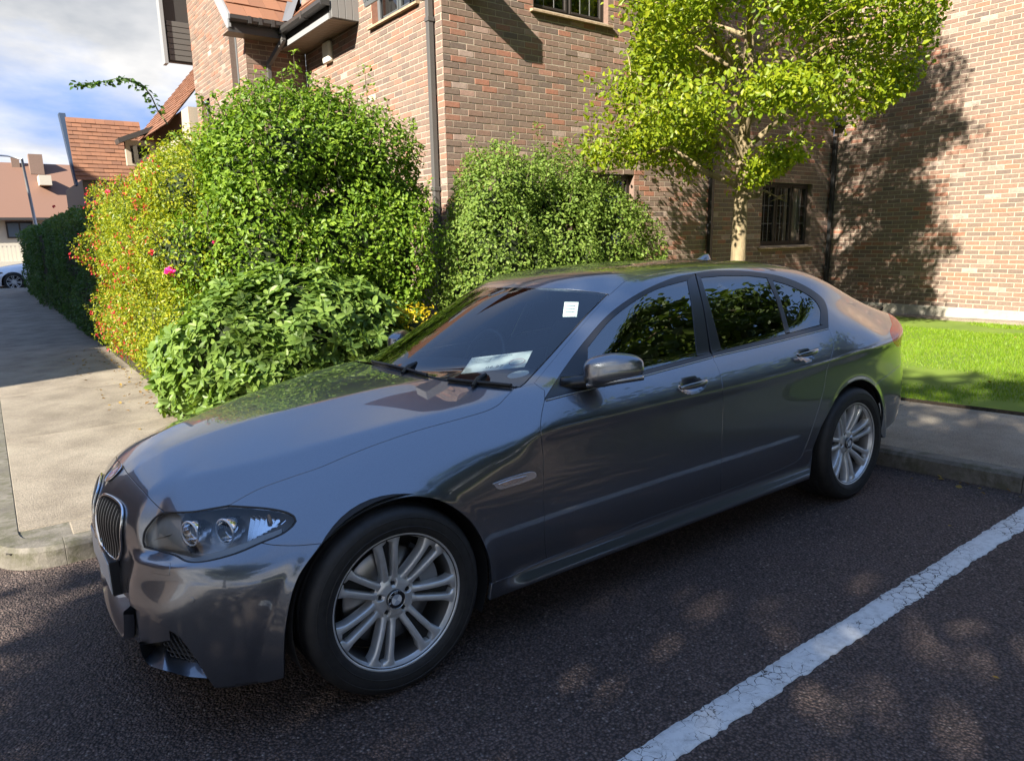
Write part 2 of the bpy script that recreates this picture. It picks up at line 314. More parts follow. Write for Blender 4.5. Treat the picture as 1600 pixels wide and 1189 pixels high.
# ------------------------------------------------------------------ brick houses
YW, XC, XW = 4.74, 3.72, 12.40
MORT = mat('mortar', (.42, .37, .30), .9); n1 = nz(MORT, 60, 4, .7); lk(MORT, ramp(MORT, n1.outputs[0], [(.3, (.34, .285, .22)), (.7, (.45, .385, .30))]).outputs[0], bsdf(MORT).inputs['Base Color'])
BRICK = mat('brick', (.3, .16, .1), .85)
g_ = BRICK.node_tree.nodes.new('ShaderNodeNewGeometry'); o_ = BRICK.node_tree.nodes.new('ShaderNodeObjectInfo')
rnd = math_(BRICK, 'FRACT', math_(BRICK, 'ADD', g_.outputs['Random Per Island'], math_(BRICK, 'MULTIPLY', o_.outputs['Random'], 7.31)))
bc = ramp(BRICK, rnd, [(.0, (.180, .122, .095)), (.18, (.215, .145, .112)), (.34, (.145, .105, .088)), (.52, (.235, .158, .122)), (.70, (.195, .126, .098)), (.84, (.270, .142, .100)), (.95, (.325, .138, .090)), (1.0, (.36, .28, .24))]).outputs[0]
n1 = nz(BRICK, 28, 6, .7); n2 = nz(BRICK, 6, 4, .6)
bc = mixc(BRICK, .7, bc, ramp(BRICK, n1.outputs[0], [(.25, .55), (.55, 1.0), (.8, 1.3)]).outputs[0], 'MULTIPLY'); bc = mixc(BRICK, ramp(BRICK, n2.outputs[0], [(.45, 0.0), (.75, .35)]).outputs[0], bc, (.17, .12, .085))
lk(BRICK, bc, bsdf(BRICK).inputs['Base Color']); bump(BRICK, n1.outputs[0], .5, .004)
house = empty('brick_house', (XC, YW, PZ)); HO = np.array([XC, YW, PZ])
tag(house, 'brown brick house with dark window frames and tiled gables behind the shrubs', 'house')
CUBE = None
BOXF = np.array([(0, 1, 5, 4), (1, 2, 6, 5), (2, 3, 7, 6), (3, 0, 4, 7), (4, 5, 6, 7)])
def brick_list(L, z0, z1, openings, phase=0, soldier=()):
    out = []; row = 0; z = z0
    while z < z1-.01:
        zz = min(z+.065, z1); x = -.1125*((row+phase) % 2)
        segs = []
        while x < L:
            segs.append((max(x, 0), min(x+.215, L))); x += .225
        for a, b in segs:
            parts = [(a, b)]
            for (u0, u1, w0, w1) in openings:
                if zz > w0+.01 and z < w1-.01:
                    nw = []
                    for p, q in parts:
                        if q <= u0 or p >= u1: nw.append((p, q)); continue
                        if p < u0-.02: nw.append((p, u0-.006))
                        if q > u1+.02: nw.append((u1+.006, q))
                    parts = nw
            out += [(p, q, z, zz) for p, q in parts if q-p > .02]
        z += .075; row += 1
    return out
def wall(name, o, u, n, L, z0, z1, openings=(), phase=0, singles=None, parent=None, zb=None):
    """o: base corner (world), u: direction along the wall, n: outward normal; bricks stand 9 mm proud of the mortar"""
    o, u, n = np.array(o, float), np.array(u, float), np.array(n, float); up = np.array([0, 0, 1.0])
    bl = brick_list(L, z0, z1, openings, phase)
    # mortar backing with openings: strips between opening edges
    us = sorted({0, L, *[v for op in openings for v in op[:2]]}); zs = sorted({z0-.1 if zb is None else zb, z1, *[v for op in openings for v in op[2:]]}); g = MB()
    us = [v for v in us if 0 <= v <= L]; zs = [v for v in zs if v <= z1]
    for ua, ub in zip(us[:-1], us[1:]):
        for za, zb_ in zip(zs[:-1], zs[1:]):
            cu, cz_ = (ua+ub)/2, (za+zb_)/2
            if any(op[0] < cu < op[1] and op[2] < cz_ < op[3] for op in openings): continue
            g.add([o+u*a+up*b-n*.0045-HO for a, b in ((ua, za), (ub, za), (ub, zb_), (ua, zb_))], [(0, 1, 2, 3)])
    wo_ = g.build(name, MORT, parent or house)
    B = np.array(bl); pick = np.zeros(len(B), bool)
    if singles:
        c3 = o+u*((B[:, 0]+B[:, 1])/2)[:, None]+up*((B[:, 2]+B[:, 3])/2)[:, None]
        full = (B[:, 1]-B[:, 0] > .21) & (B[:, 3]-B[:, 2] > .06)
        d = c3-CW; dep = d@fw; px = IW/2+FPX*(d@rw)/dep; py = IH/2-FPX*(d@uw)/dep
        vis = full & (px > singles[0]) & (px < singles[1]) & (py > 2) & (py < singles[2]) & (dep > 0)
        idx = np.where(vis)[0]; idx = idx[np.argsort(dep[idx])][:singles[3]]; pick[idx] = True
        base = [(-.1075, 0, -.0325), (.1075, 0, -.0325), (.1075, 0, .0325), (-.1075, 0, .0325)]
        fr_ = [(-.1050, 1, -.0300), (.1050, 1, -.0300), (.1050, 1, .0300), (-.1050, 1, .0300)]
        V = [np.array(x*u+up*z-n*.009) for x, _, z in base]+[np.array(x*u+up*z-n*.003) for x, _, z in base]+[np.array(x*u+up*z) for x, _, z in fr_]
        me = mesh('brick', V, [(0, 1, 5, 4), (1, 2, 6, 5), (2, 3, 7, 6), (3, 0, 4, 7), (4, 5, 9, 8), (5, 6, 10, 9), (6, 7, 11, 10), (7, 4, 8, 11), (8, 9, 10, 11)]); me.materials.append(BRICK)
        for i in idx:
            ob_ = bpy.data.objects.new('brick', me); COL.objects.link(ob_); ob_.parent = wo_; ob_.location = c3[i]-HO+n*rng.normal(.0, .0012)
    B = B[~pick]; k = len(B); jit = rng.normal(0, .0015, k)
    def P(x, z, d): return o-HO+u*x[:, None]+up*z[:, None]+n*d[:, None]
    a, b, c, d_ = B.T; e = .0025
    V = np.stack([P(a, c, 0*a-.006), P(b, c, 0*a-.006), P(b, d_, 0*a-.006), P(a, d_, 0*a-.006), P(a+e, c+e, jit), P(b-e, c+e, jit), P(b-e, d_-e, jit), P(a+e, d_-e, jit)], 1).reshape(-1, 3)
    F_ = (BOXF[None]+(np.arange(k)*8)[:, None, None]).reshape(-1, 4)
    bf = obj('brick_field', fastmesh('brick_field', V, F_, BRICK), None, wo_); bf['kind'] = 'stuff'
    return wo_
FRAME = mat('window_frame_brown', (.030, .024, .021), .45); FRAMEG = mat('window_frame_grey', (.12, .125, .13), .45); PANE = glassmat(newmat('house_glass'), (.75, .8, .8), 1.9)
LEAD = mat('lead', (.28, .28, .275), .5, .3); CURT = mat('curtain', (.62, .60, .54), .9); ROOMD = mat('room_dark', (.02, .017, .015), .9)
n1 = nz(CURT, 3, 2, .5, 'Object', (16, 16, .3)); bump(CURT, n1.outputs[0], 1.0, .03)
SILLM = mat('sill_tile', (.34, .24, .15), .8); n1 = nz(SILLM, 20, 5, .7); lk(SILLM, ramp(SILLM, n1.outputs[0], [(.3, (.24, .16, .10)), (.7, (.46, .35, .23))]).outputs[0], bsdf(SILLM).inputs['Base Color'])
def wbox(o, u, n, a, b):                               # box in wall coordinates (along, out, up)
    o, u, n = map(lambda q: np.array(q, float), (o, u, n)); up = np.array([0, 0, 1.0]); V = [o-HO+u*x+n*y+up*z for z in (a[2], b[2]) for y in (a[1], b[1]) for x in (a[0], b[0])]
    return V, [(0, 2, 3, 1), (4, 5, 7, 6), (0, 1, 5, 4), (2, 6, 7, 3), (0, 4, 6, 2), (1, 3, 7, 5)]
def window(o, u, n, op, lights, frame=FRAME, lead=True, curtain=(), parent=None, open_top=None, rev=.11, leadn=(3, 3)):
    u0, u1, z0, z1 = op; we = empty('window', parent=parent or house); f = .045
    def bx(a, b, name, m, par=we, bev=.004):
        V, F_ = wbox(o, u, n, a, b); return MB().add(V, F_).build(name, m, par, bevel=bev)
    g = MB()
    for a, b in (((u0, -rev-.05, z0), (u0+f, -rev+.02, z1)), ((u1-f, -rev-.05, z0), (u1, -rev+.02, z1)), ((u0+f, -rev-.05, z0), (u1-f, -rev+.02, z0+f)), ((u0+f, -rev-.05, z1-f), (u1-f, -rev+.02, z1))): g.add(*wbox(o, u, n, a, b))
    g.build('frame', frame, we, bevel=.006)
    w_ = (u1-u0-2*f)/lights
    for k in range(lights):
        a0, a1 = u0+f+w_*k, u0+f+w_*(k+1)
        if k: bx((a0-.02, -rev-.045, z0+f), (a0+.02, -rev+.015, z1-f), 'mullion', frame)
        g = MB(); s = .035; a0 += .022 if k else 0; a1 -= .022 if k < lights-1 else 0
        for a, b in (((a0, -rev-.03, z0+f), (a0+s, -rev+.028, z1-f)), ((a1-s, -rev-.03, z0+f), (a1, -rev+.028, z1-f)), ((a0+s, -rev-.03, z0+f), (a1-s, -rev+.028, z0+f+s)), ((a0+s, -rev-.03, z1-f-s), (a1-s, -rev+.028, z1-f))): g.add(*wbox(o, u, n, a, b))
        cs = g.build('casement', frame, we, bevel=.006)
        o3, u3, n3 = map(lambda q: np.array(q, float), (o, u, n)); up = np.array([0, 0, 1.0])
        MB().poly([o3-HO+u3*x-n3*rev+up*z for x, z in ((a0+s, z0+f+s), (a1-s, z0+f+s), (a1-s, z1-f-s), (a0+s, z1-f-s))]).build('pane', PANE, cs)
        if lead:
            g = MB()
            for j in range(1, leadn[0]): x = a0+s+(a1-a0-2*s)*j/leadn[0]; g.add(*wbox(o, u, n, (x-.0032, -rev+.001, z0+f+s), (x+.0032, -rev+.005, z1-f-s)))
            for j in range(1, leadn[1]): z = z0+f+s+(z1-z0-2*f-2*s)*j/leadn[1]; g.add(*wbox(o, u, n, (a0+s, -rev+.0015, z-.0032), (a1-s, -rev+.0055, z+.0032)))
            g.build('lead_bars', LEAD, cs)
    for c0, c1 in curtain: bx((c0, -rev-.16, z0), (c1, -rev-.13, z1), 'curtain', CURT, bev=0)
    bx((u0-.25, -rev-.9, z0-.3), (u1+.25, -rev-.85, z1+.3), 'room_back', ROOMD, bev=0)
    for a, b in (((u0-.26, -rev-.9, z0-.3), (u0-.25, -rev-.06, z1+.3)), ((u1+.25, -rev-.9, z0-.3), (u1+.26, -rev-.06, z1+.3)), ((u0-.25, -rev-.9, z0-.31), (u1+.25, -rev-.06, z0-.3)), ((u0-.25, -rev-.9, z1+.3), (u1+.25, -rev-.06, z1+.31))): bx(a, b, 'room_side', ROOMD, bev=0)
    # brick reveals and sloping sill
    for a, b in (((u0-.005, -rev-.05, z0), (u0+.0, -.002, z1)), ((u1, -rev-.05, z0), (u1+.005, -.002, z1))): bx(a, b, 'reveal', BRICK, bev=0)
    o3, u3, n3 = map(lambda q: np.array(q, float), (o, u, n)); up = np.array([0, 0, 1.0])
    MB().prism([o3-HO+u3*(u0-.06)+n3*y+up*z for y, z in ((-rev, z0+.002), (.055, z0-.03), (.055, z0-.06), (-rev, z0-.06))], u3*(u1-u0+.12)).build('sill', SILLM, we, bevel=.004)
    return we
Z0 = 0.0
o_main, u_main, n_main = (XC, YW, 0), (1, 0, 0), (0, -1, 0)
OPM = [(5.10-XC, 6.42-XC, 4.47, 5.65), (10.22-XC, 11.78-XC, 1.36, 2.47), (5.75-XC, 6.98-XC, 1.36, 2.47)]
wall('front_wall', o_main, u_main, n_main, XW-XC, .15, 6.4, OPM, 0, singles=(640, 1010, 330, 190), zb=-.1)
window(o_main, u_main, n_main, OPM[0], 2, curtain=[(6.12-XC, 6.38-XC)], leadn=(3, 4))
window(o_main, u_main, n_main, OPM[1], 3, curtain=[(11.25-XC, 11.75-XC)], leadn=(3, 3))
window(o_main, u_main, n_main, OPM[2], 2)
o_left, u_left, n_left = (XC, 9.04, 0), (0, -1, 0), (-1, 0, 0)
OPL = [(9.04-6.55, 9.04-5.30, 4.47, 5.7)]
wall('side_wall', o_left, u_left, n_left, 9.04-YW, .15, 6.4, OPL, 1, singles=(470, 690, 260, 110), zb=-.1)
wl = window(o_left, u_left, n_left, OPL[0], 2, frame=FRAMEG, lead=False, curtain=[(9.04-6.5, 9.04-5.9)])
# open top-hung sash leaning out
V = []; c0 = np.array([XC, 5.9, 4.62])-HO
sash = MB()
for a, b in (((-.02, -.42, 0), (.02, .42, .05)), ((-.02, -.42, .05), (.02, -.37, .62)), ((-.02, .37, .05), (.02, .42, .62)), ((-.02, -.42, .62), (.02, .42, .67))): sash.box(a, b)
so_ = sash.build('open_sash', FRAMEG, wl, bevel=.005, loc=tuple(c0+np.array([-.20, -.02, -.02])), rot=(0, R_(-17), 0))
MB().poly([(0, -.37, .05), (0, .37, .05), (0, .37, .62), (0, -.37, .62)]).build('pane', PANE, so_)
o_right, u_right, n_right = (XW, YW, 0), (0, -1, 0), (-1, 0, 0)
wall('wing_wall', o_right, u_right, n_right, 5.4, .275, 7.2, [], 0, zb=-.3)
PLINTH = mat('plinth_render', (.40, .37, .30), .85); n1 = nz(PLINTH, 5, 6, .7); lk(PLINTH, ramp(PLINTH, n1.outputs[0], [(.3, (.28, .25, .20)), (.7, (.46, .43, .36))]).outputs[0], bsdf(PLINTH).inputs['Base Color'])
MB().box((XW-.022-XC, -5.4, -.5), (XW+.05-XC, -.022, .268-PZ)).build('plinth', PLINTH, house, bevel=.008)
MB().box((0, -.022, -.5), (XW-.022-XC, .05, .142-PZ)).build('plinth', PLINTH, house, bevel=.008)
# second wing
Y2, X2 = 9.04, 2.75
wall('recess_wall', (X2, Y2, 0), (1, 0, 0), (0, -1, 0), XC-X2, .15, 4.75, [], 0, zb=-.1)
OP2 = [(12.3-9.85, 12.3-9.45, 4.1, 5.6), (12.3-11.95, 12.3-11.35, 3.15, 4.2)]
wall('wing_side_wall', (X2, 12.3, 0), (0, -1, 0), (-1, 0, 0), 12.3-Y2, .15, 6.6, OP2, 1, zb=-.1)
window((X2, 12.3, 0), (0, -1, 0), (-1, 0, 0), OP2[0], 1, frame=FRAMEG, lead=False)
window((X2, 12.3, 0), (0, -1, 0), (-1, 0, 0), OP2[1], 1, frame=FRAMEG, leadn=(2, 4))
# gutters, fascia, soffits
GUT = mat('gutter_brown', (.045, .043, .042), .4); FASC = mat('fascia', (.10, .095, .09), .55); SOFF = mat('soffit_boards', (.22, .185, .14), .6); WHT = mat('white_board', (.26, .265, .275), .55); CLAD = mat('cladding_grey', (.20, .195, .19), .6)
PIPE = mat('downpipe', (.085, .080, .076), .45); PIPEB = mat('downpipe_black', (.02, .02, .021), .4)
def L(p): return tuple(np.array(p, float)-HO)
def pipe(pts, m, s=.034, name='downpipe', brackets=()):
    dp = MB()
    g = MB(); pts = [np.array(L(p)) for p in pts]
    for a, b in zip(pts[:-1], pts[1:]):
        d = b-a; q = d.copy(); ln_ = np.linalg.norm(d); rot = Vector(d/ln_).to_track_quat('Z', 'X').to_matrix().to_4x4(); rot.translation = Vector(a)
        dp.box((-s, -s, -.01), (s, s, ln_+.01), rot)
    o = dp.build(name, m, house, bevel=.008)
    for b in brackets: MB().box((b[0]-s*1.25-XC, b[1]-s*1.25-YW, b[2]-.025-PZ), (b[0]+s*1.25-XC, b[1]+s*1.25-YW, b[2]+.025-PZ)).build('pipe_collar', m, o, bevel=.004)
pipe([(3.665, 4.93, .1), (3.665, 4.93, 4.38), (3.665, 5.06, 4.50), (3.66, 5.5, 4.62)], PIPE, .036, brackets=[(3.665, 4.93, 4.15), (3.665, 4.93, 2.2)])
pipe([(8.72, 4.68, .1), (8.72, 4.68, 5.9)], PIPEB, .036, brackets=[(8.72, 4.68, 1.7), (8.72, 4.68, 3.5)])
pipe([(12.33, 4.66, .1), (12.33, 4.66, 3.35)], PIPEB, .036, brackets=[(12.33, 4.66, .9), (12.33, 4.66, 2.2)])
MB().prism([L(p) for p in ((12.20, 4.50, 3.75), (12.38, 4.50, 3.75), (12.38, 4.70, 3.75), (12.20, 4.70, 3.75))], (0, 0, -.22)).build('rain_hopper', PIPEB, house, bevel=.02)
# eave on the side wall, beside the recess
ex0 = XC-.42
MB().add([L(p) for p in ((ex0, 6.98, 4.60), (ex0, 9.6, 4.60), (XC, 9.6, 4.60), (XC, 6.98, 4.60))], [(0, 1, 2, 3)]).build('soffit', SOFF, house)
for k in range(24): MB().box((ex0-XC+.01, 6.99-YW+.108*k, 4.596-PZ), (-.01, 6.99-YW+.108*k+.100, 4.606-PZ)).build('soffit_board', SOFF, house)
MB().box((ex0-.02-XC, 6.98-YW, 4.585-PZ), (ex0+.0-XC, 9.7-YW, 4.66-PZ)).build('fascia', WHT, house)
MB().box((ex0-.004-XC, 6.98-YW, 4.66-PZ), (ex0+.02-XC, 9.7-YW, 4.80-PZ)).build('fascia_upper', GUT, house)
def gutter(a, b, m=GUT, r=.062):
    a, b = np.array(L(a)), np.array(L(b)); d = b-a; s = np.cross(d/np.linalg.norm(d), [0, 0, 1]); rows = []
    prof = [(-r, .03), (-r, -.02), (-r*.6, -r*.85), (r*.6, -r*.85), (r, -.02), (r, .03), (r-.012, .03), (r*.5, -r*.6), (-r*.5, -r*.6), (-r+.012, .03), (-r, .03)]
    return MB().grid(np.array([[p+s*x+np.array([0, 0, z]) for x, z in prof] for p in (a, b)])).build('gutter', m, house)
gutter((ex0-.075, 6.96, 4.80), (ex0-.075, 9.15, 4.80))
for y in (7.7, 8.6): MB().box((ex0-.145-XC, y-.03-YW, 4.74-PZ), (ex0-.005-XC, y+.03-YW, 4.835-PZ)).build('gutter_joint', GUT, house)
MB().box((ex0-.14-XC, 6.945-YW, 4.745-PZ), (ex0-.01-XC, 6.965-YW, 4.835-PZ)).build('gutter_end', GUT, house)
# boarded end of the eave box, then the roof rising to the right
rp = [(ex0, 4.60), (ex0, 4.84), (XC+.02, 5.65), (XC+.02, 4.60)]
MB().prism([L((x, 6.975, z)) for x, z in rp], (0, .02, 0)).build('eave_end', CLAD, house)
for k in range(4):
    x0 = ex0+.02+.105*k; x1 = x0+.098; zt = lambda x: 4.84+(x-ex0)*.95-.03
    MB().prism([L((x, 6.955, z)) for x, z in ((x0, 4.61), (x1, 4.61), (x1, zt(x1)), (x0, zt(x0)))], (0, .018, 0)).build('end_board', CLAD, house, bevel=.003)
VERGE = mat('verge_orange', (.55, .13, .06), .6); MB().prism([L((x, 6.94, z)) for x, z in ((ex0+.10, 4.99), (XC+.05, 5.62), (XC+.05, 5.80), (ex0+.02, 5.02))], (0, .06, 0)).build('verge_board', VERGE, house)
# tiles
TILE = mat('roof_tile', (.35, .15, .08), .8); o_ = TILE.node_tree.nodes.new('ShaderNodeObjectInfo'); g_ = TILE.node_tree.nodes.new('ShaderNodeNewGeometry')
rnd = math_(TILE, 'FRACT', math_(TILE, 'ADD', g_.outputs['Random Per Island'], math_(TILE, 'MULTIPLY', o_.outputs['Random'], 5.17)))
n1 = nz(TILE, 7, 6, .7); tc_ = ramp(TILE, rnd, [(0, (.215, .100, .056)), (.5, (.270, .125, .070)), (1, (.190, .090, .054))]).outputs[0]
tc_ = mixc(TILE, ramp(TILE, n1.outputs[0], [(.5, 0.0), (.8, .6)]).outputs[0], tc_, (.17, .10, .065)); lk(TILE, tc_, bsdf(TILE).inputs['Base Color']); bump(TILE, n1.outputs[0], .3, .006)
def tiled(name, a, b, up_, rows, tw_=.245, th_=.30, par=None, individual=True, m=TILE, origin=None):
    """tile courses from eave line a-b, climbing by the vector up_ per unit"""
    a, b, up_ = map(lambda q: np.array(q, float), (a, b, up_)); org = HO if origin is None else origin; L_ = np.linalg.norm(b-a); u = (b-a)/L_; w = up_/np.linalg.norm(up_); nn = np.cross(u, w)
    if nn[2] < 0: nn = -nn
    base = MB().poly([q-org-nn*.012 for q in (a, b, b+w*rows*th_, a+w*rows*th_)]).build(name, m, par or house)
    proto = None; Vs = []; Fs = []; cnt = 0
    for r in range(rows):
        x = -(tw_/2)*(r % 2)
        while x < L_:
            x0, x1 = max(x, 0)+.002, min(x+tw_, L_)-.002; x += tw_
            if x1-x0 < .03: continue
            c = a+u*(x0+x1)/2+w*r*th_; hw = (x1-x0)/2
            V = np.array([u*sx*hw+w*sy+nn*z for sy, z in ((-.03, .012), (th_, .006)) for sx in (-1, 1)]+[u*sx*hw+w*sy+nn*z for sy, z in ((-.03, .030), (th_, .010)) for sx in (-1, 1)])
            F_ = [(4, 5, 7, 6), (0, 1, 5, 4), (0, 4, 6, 2), (1, 3, 7, 5)]
            if individual:
                key = round(hw, 3)
                if proto is None: proto = {}
                if key not in proto: proto[key] = mesh('tile', V, F_); proto[key].materials.append(m)
                o = bpy.data.objects.new('tile', proto[key]); COL.objects.link(o); o.parent = base; o.location = c-org+nn*rng.normal(0, .002)
            else:
                Vs.append(V+c-org+nn*rng.normal(0, .002)); Fs += [[i+cnt for i in f] for f in F_]; cnt += 8
    if not individual:
        o = obj('tile_field', mesh('tile_field', np.vstack(Vs), Fs), m, base); o['kind'] = 'stuff'
    return base
tiled('side_roof', (ex0-.03, 6.99, 4.86), (ex0-.03, 9.9, 4.86), (.62, 0, .60), 9)
# recess roof: eave towards us, climbing away
ey = Y2-.38
tiled('recess_roof', (X2-.30, ey, 4.92), (XC-.15, ey, 4.92), (0, .62, .66), 10)
gutter((X2-.33, ey-.06, 4.86), (ex0+.02, ey-.06, 4.86))
for x in (2.70, 2.86, 3.05, 3.24): MB().box((x-.025-XC, ey-.13-YW, 4.80-PZ), (x+.025-XC, ey+.01-YW, 4.90-PZ)).build('gutter_joint', GUT, house)
MB().box((X2-.33-XC, ey-YW, 4.68-PZ), (XC-.42-XC, ey+.02-YW, 4.86-PZ)).build('fascia', GUT, house)
MB().add([L(p) for p in ((X2-.33, ey, 4.70), (XC, ey, 4.70), (XC, Y2, 4.70), (X2-.33, Y2, 4.70))], [(0, 1, 2, 3)]).build('soffit', SOFF, house)
MB().prism([L((X2-.33, y, z)) for y, z in ((ey-.02, 4.74), (ey-.02, 4.92), (Y2+1.9, 7.0), (Y2+1.9, 6.86), (ey+.10, 4.74))], (.03, 0, 0)).build('bargeboard', WHT, house)
pipe([(3.22, ey-.03, 4.80), (3.22, ey-.03, 4.66), (3.08, Y2-.06, 4.35), (3.08, Y2-.06, .1)], PIPE, .034)
MB().poly([L(p) for p in ((X2-.30, ey+2.03, 7.1), (XC+2.5, ey+2.03, 7.1), (XC+2.5, ey+4.2, 9.4), (X2-.30, ey+4.2, 9.4))]).build('upper_roof', TILE, house)
MB().poly([L(p) for p in ((XC+1.4, 6.99, 6.62), (XC+1.4, 9.9, 6.62), (XC+3.6, 9.9, 8.75), (XC+3.6, 6.99, 8.75))]).build('upper_roof', TILE, house)
# valley board between the two roofs
MB().poly([L(p) for p in ((XC-.50, ey-.05, 4.93), (XC-.36, ey-.05, 4.95), (XC+.35, ey+1.0, 6.0), (XC+.15, ey+1.0, 6.0))]).build('valley_lead', mat('valley_grey', (.16, .17, .19), .5), house)
# far barge of the wing
MB().prism([L((x, 12.30, z)) for x, z in ((X2-.45, 4.95), (X2+.05, 4.95), (X2+.05, 7.2), (X2-.45, 7.2))], (0, .10, 0)).build('wing_soffit', mat('soffit_dark', (.035, .033, .033), .6), house)
for k in range(7): MB().box((X2-.40-XC, 12.27-YW, 4.98+.10*k-PZ), (X2+.0-XC, 12.30-YW, 5.07+.10*k-PZ)).build('wing_board', FASC, house, bevel=.003)
MB().box((X2-.50-XC, 12.22-YW, 4.90-PZ), (X2-.44-XC, 12.44-YW, 7.2-PZ)).build('wing_bargeboard', WHT, house)
MB().box((XW-XC, -5.42, -.3), (XW+5-XC, -5.395, 7.2-PZ)).build('wing_end_wall', BRICK, house)
# alarm box, vent
MB().box((-.075, 8.05-.13-YW, 4.27-PZ), (.01, 8.05+.13-YW, 4.57-PZ)).build('alarm_box', mat('alarm_white', (.75, .72, .62), .45), house, bevel=.03)
MB().box((11.62-XC, -.05, .68-PZ), (11.74-XC, .0, .80-PZ)).build('wall_vent', mat('vent_white', (.7, .68, .62), .5), house, bevel=.008)
# roof and verge over the corner (just above the frame; its shadow falls on the front wall)
MB().prism([L((x, 4.36, z)) for x, z in ((4.22, 4.46), (4.22, 4.74), (2.9, 5.42), (2.9, 5.10), (3.95, 4.46))], (0, .36, 0)).build('corner_verge', CLAD, house)
MB().add([L(p) for p in ((XC-.5, YW-.4, 6.4), (XW+.2, YW-.4, 6.4), (XW+.2, 9.5, 9.2), (XC-.5, 9.5, 9.2))], [(0, 1, 2, 3)]).build('main_roof', TILE, house)
MB().add([L(p) for p in ((XW-.4, YW+1, 7.2), (XW-.4, -1.0, 7.2), (XW+4, -1.0, 10.5), (XW+4, YW+1, 10.5))], [(0, 1, 2, 3)]).build('wing_roof', TILE, house)

# ------------------------------------------------------------------ next house along the path
h2 = empty('tiled_house', (2.6, 13.5, PZ)); tag(h2, 'house with steep orange tiled roofs further along the path behind the roses', 'house'); O2 = np.array([2.6, 13.5, PZ])
def L2(p): return tuple(np.array(p, float)-O2)
def at(px, y): return won(px, 1, y)
# long roof slope falling towards the path
A, B, C_, D_ = at((206, 188), 17.0), at((296, 190), 13.2), at((296, 78), 14.6), at((300, 85), 14.6)
tiled('long_roof', (2.35, 13.0, 3.95), (2.35, 17.6, 3.95), (.62, 0, .74), 22, .18, .15, h2, False, TILE, O2)
MB().prism([L2(p) for p in ((2.62, 12.45, 0), (2.62, 17.5, 0), (2.62, 17.5, 4.2), (2.62, 12.45, 4.2))], (3.5, 0, 0)).build('wall', MORT, h2)
rb = tiled('gable_roof', (1.00, 16.6, 3.10), (2.55, 16.6, 3.10), (0, .35, 1.0), 15, .20, .10, h2, False, TILE, O2)
MB().prism([L2(p) for p in ((.98, 16.55, 2.95), (1.03, 16.55, 2.95), (1.03, 17.2, 4.62), (.90, 17.2, 4.62))], (0, .3, 0)).build('bargeboard', mat('blue_edge', (.03, .05, .09), .5), h2)
MB().prism([L2(p) for p in ((1.15, 16.8, 0), (3.2, 16.8, 0), (3.2, 16.8, 3.1), (1.15, 16.8, 3.1))], (0, 4, 0)).build('gable_wall', FASC, h2)
MB().box((1.95-2.6, 15.6-13.5, 3.35-PZ), (2.62-2.6, 15.75-13.5, 3.9-PZ)).build('dormer', MORT, h2)
MB().box((2.05-2.6, 15.58-13.5, 3.40-PZ), (2.45-2.6, 15.6-13.5, 3.78-PZ)).build('dormer_window', PANE, h2)
MB().prism([L2(p) for p in ((1.80, 15.35, 3.80), (2.75, 15.35, 4.20), (2.75, 15.35, 4.30), (1.78, 15.35, 3.90))], (0, .5, 0)).build('dormer_eave', GUT, h2)

# ------------------------------------------------------------------ pale house at the end of the path, street lamp, parked cars
h3 = empty('pale_house', (0, 46, -.2)); tag(h3, 'pale rendered house with brown roof and balcony at the end of the path', 'house'); O3 = np.array([0, 46, -.2])
def L3(p): return tuple(np.array(p, float)-O3)
REND = mat('cream_render', (.50, .46, .38), .85); BROOF = mat('brown_roof', (.175, .095, .065), .85)
MB().box(L3((-14, 46, -.3)), L3((12, 52, 3.35))).build('wall', REND, h3)
ro = MB().prism([L3(p) for p in ((-14.5, 45.4, 3.12), (-14.5, 50, 6.5), (-14.5, 54, 3.12))], (27, 0, 0)).build('roof', BROOF, h3)
MB().box(L3((2.05, 49, 5.8)), L3((2.75, 49.8, 6.95))).build('chimney', BRICK, ro); MB().box(L3((1.2, 49.6, 6.0)), L3((1.6, 50, 6.75))).build('chimney', BRICK, ro)
MB().box(L3((2.3, 47.0, 5.05)), L3((2.9, 48.4, 5.6))).build('roof_light', REND, ro)
MB().box(L3((-14.3, 45.3, 3.02)), L3((12.3, 45.42, 3.16))).build('fascia', GUT, h3)
for x0, x1, z0, z1 in ((.35, 1.6, 2.05, 2.95), (3.4, 4.6, 2.05, 2.95), (.4, 2.2, -.2, .45)):
    w_ = MB().box(L3((x0, 45.93, z0)), L3((x1, 45.99, z1))).build('window', FRAME, h3); MB().box(L3((x0+.08, 45.90, z0+.08)), L3(((x0+x1)/2-.04, 45.93, z1-.08))).build('pane', mat('far_pane', (.12, .16, .2), .1), w_); MB().box(L3(((x0+x1)/2+.04, 45.90, z0+.08)), L3((x1-.08, 45.93, z1-.08))).build('pane', bpy.data.materials['far_pane'], w_)
bal = MB().box(L3((-8, 44.6, .45)), L3((3.2, 46, .80))).build('balcony', REND, h3)
MB().box(L3((-8, 44.6, 1.62)), L3((3.2, 44.68, 1.70))).build('hand_rail', REND, bal)
for k in range(60): MB().box(L3((-8+.186*k, 44.62, .80)), L3((-8+.186*k+.06, 44.66, 1.62))).build('baluster', REND, bal)
LAMPM = mat('lamp_column', (.50, .52, .54), .4, .6)
lp = empty('street_lamp', (.80, 30, -.1)); tag(lp, 'grey street lamp column with bent arm beyond the far hedge', 'street lamp')
MB().tube([(.1, 0, 0), (.05, 0, 2.5), (-.08, 0, 4.9)], [.075, .06, .045], 10).build('column', LAMPM, lp, True); MB().tube([(-.08, 0, 4.88), (-.5, 0, 4.98), (-1.3, -.2, 4.98)], .035, 8).build('arm', LAMPM, lp, True); MB().tube([(-1.2, -.2, 4.97), (-1.7, -.3, 4.95)], [.07, .05], 8).build('lantern', LAMPM, lp, True)
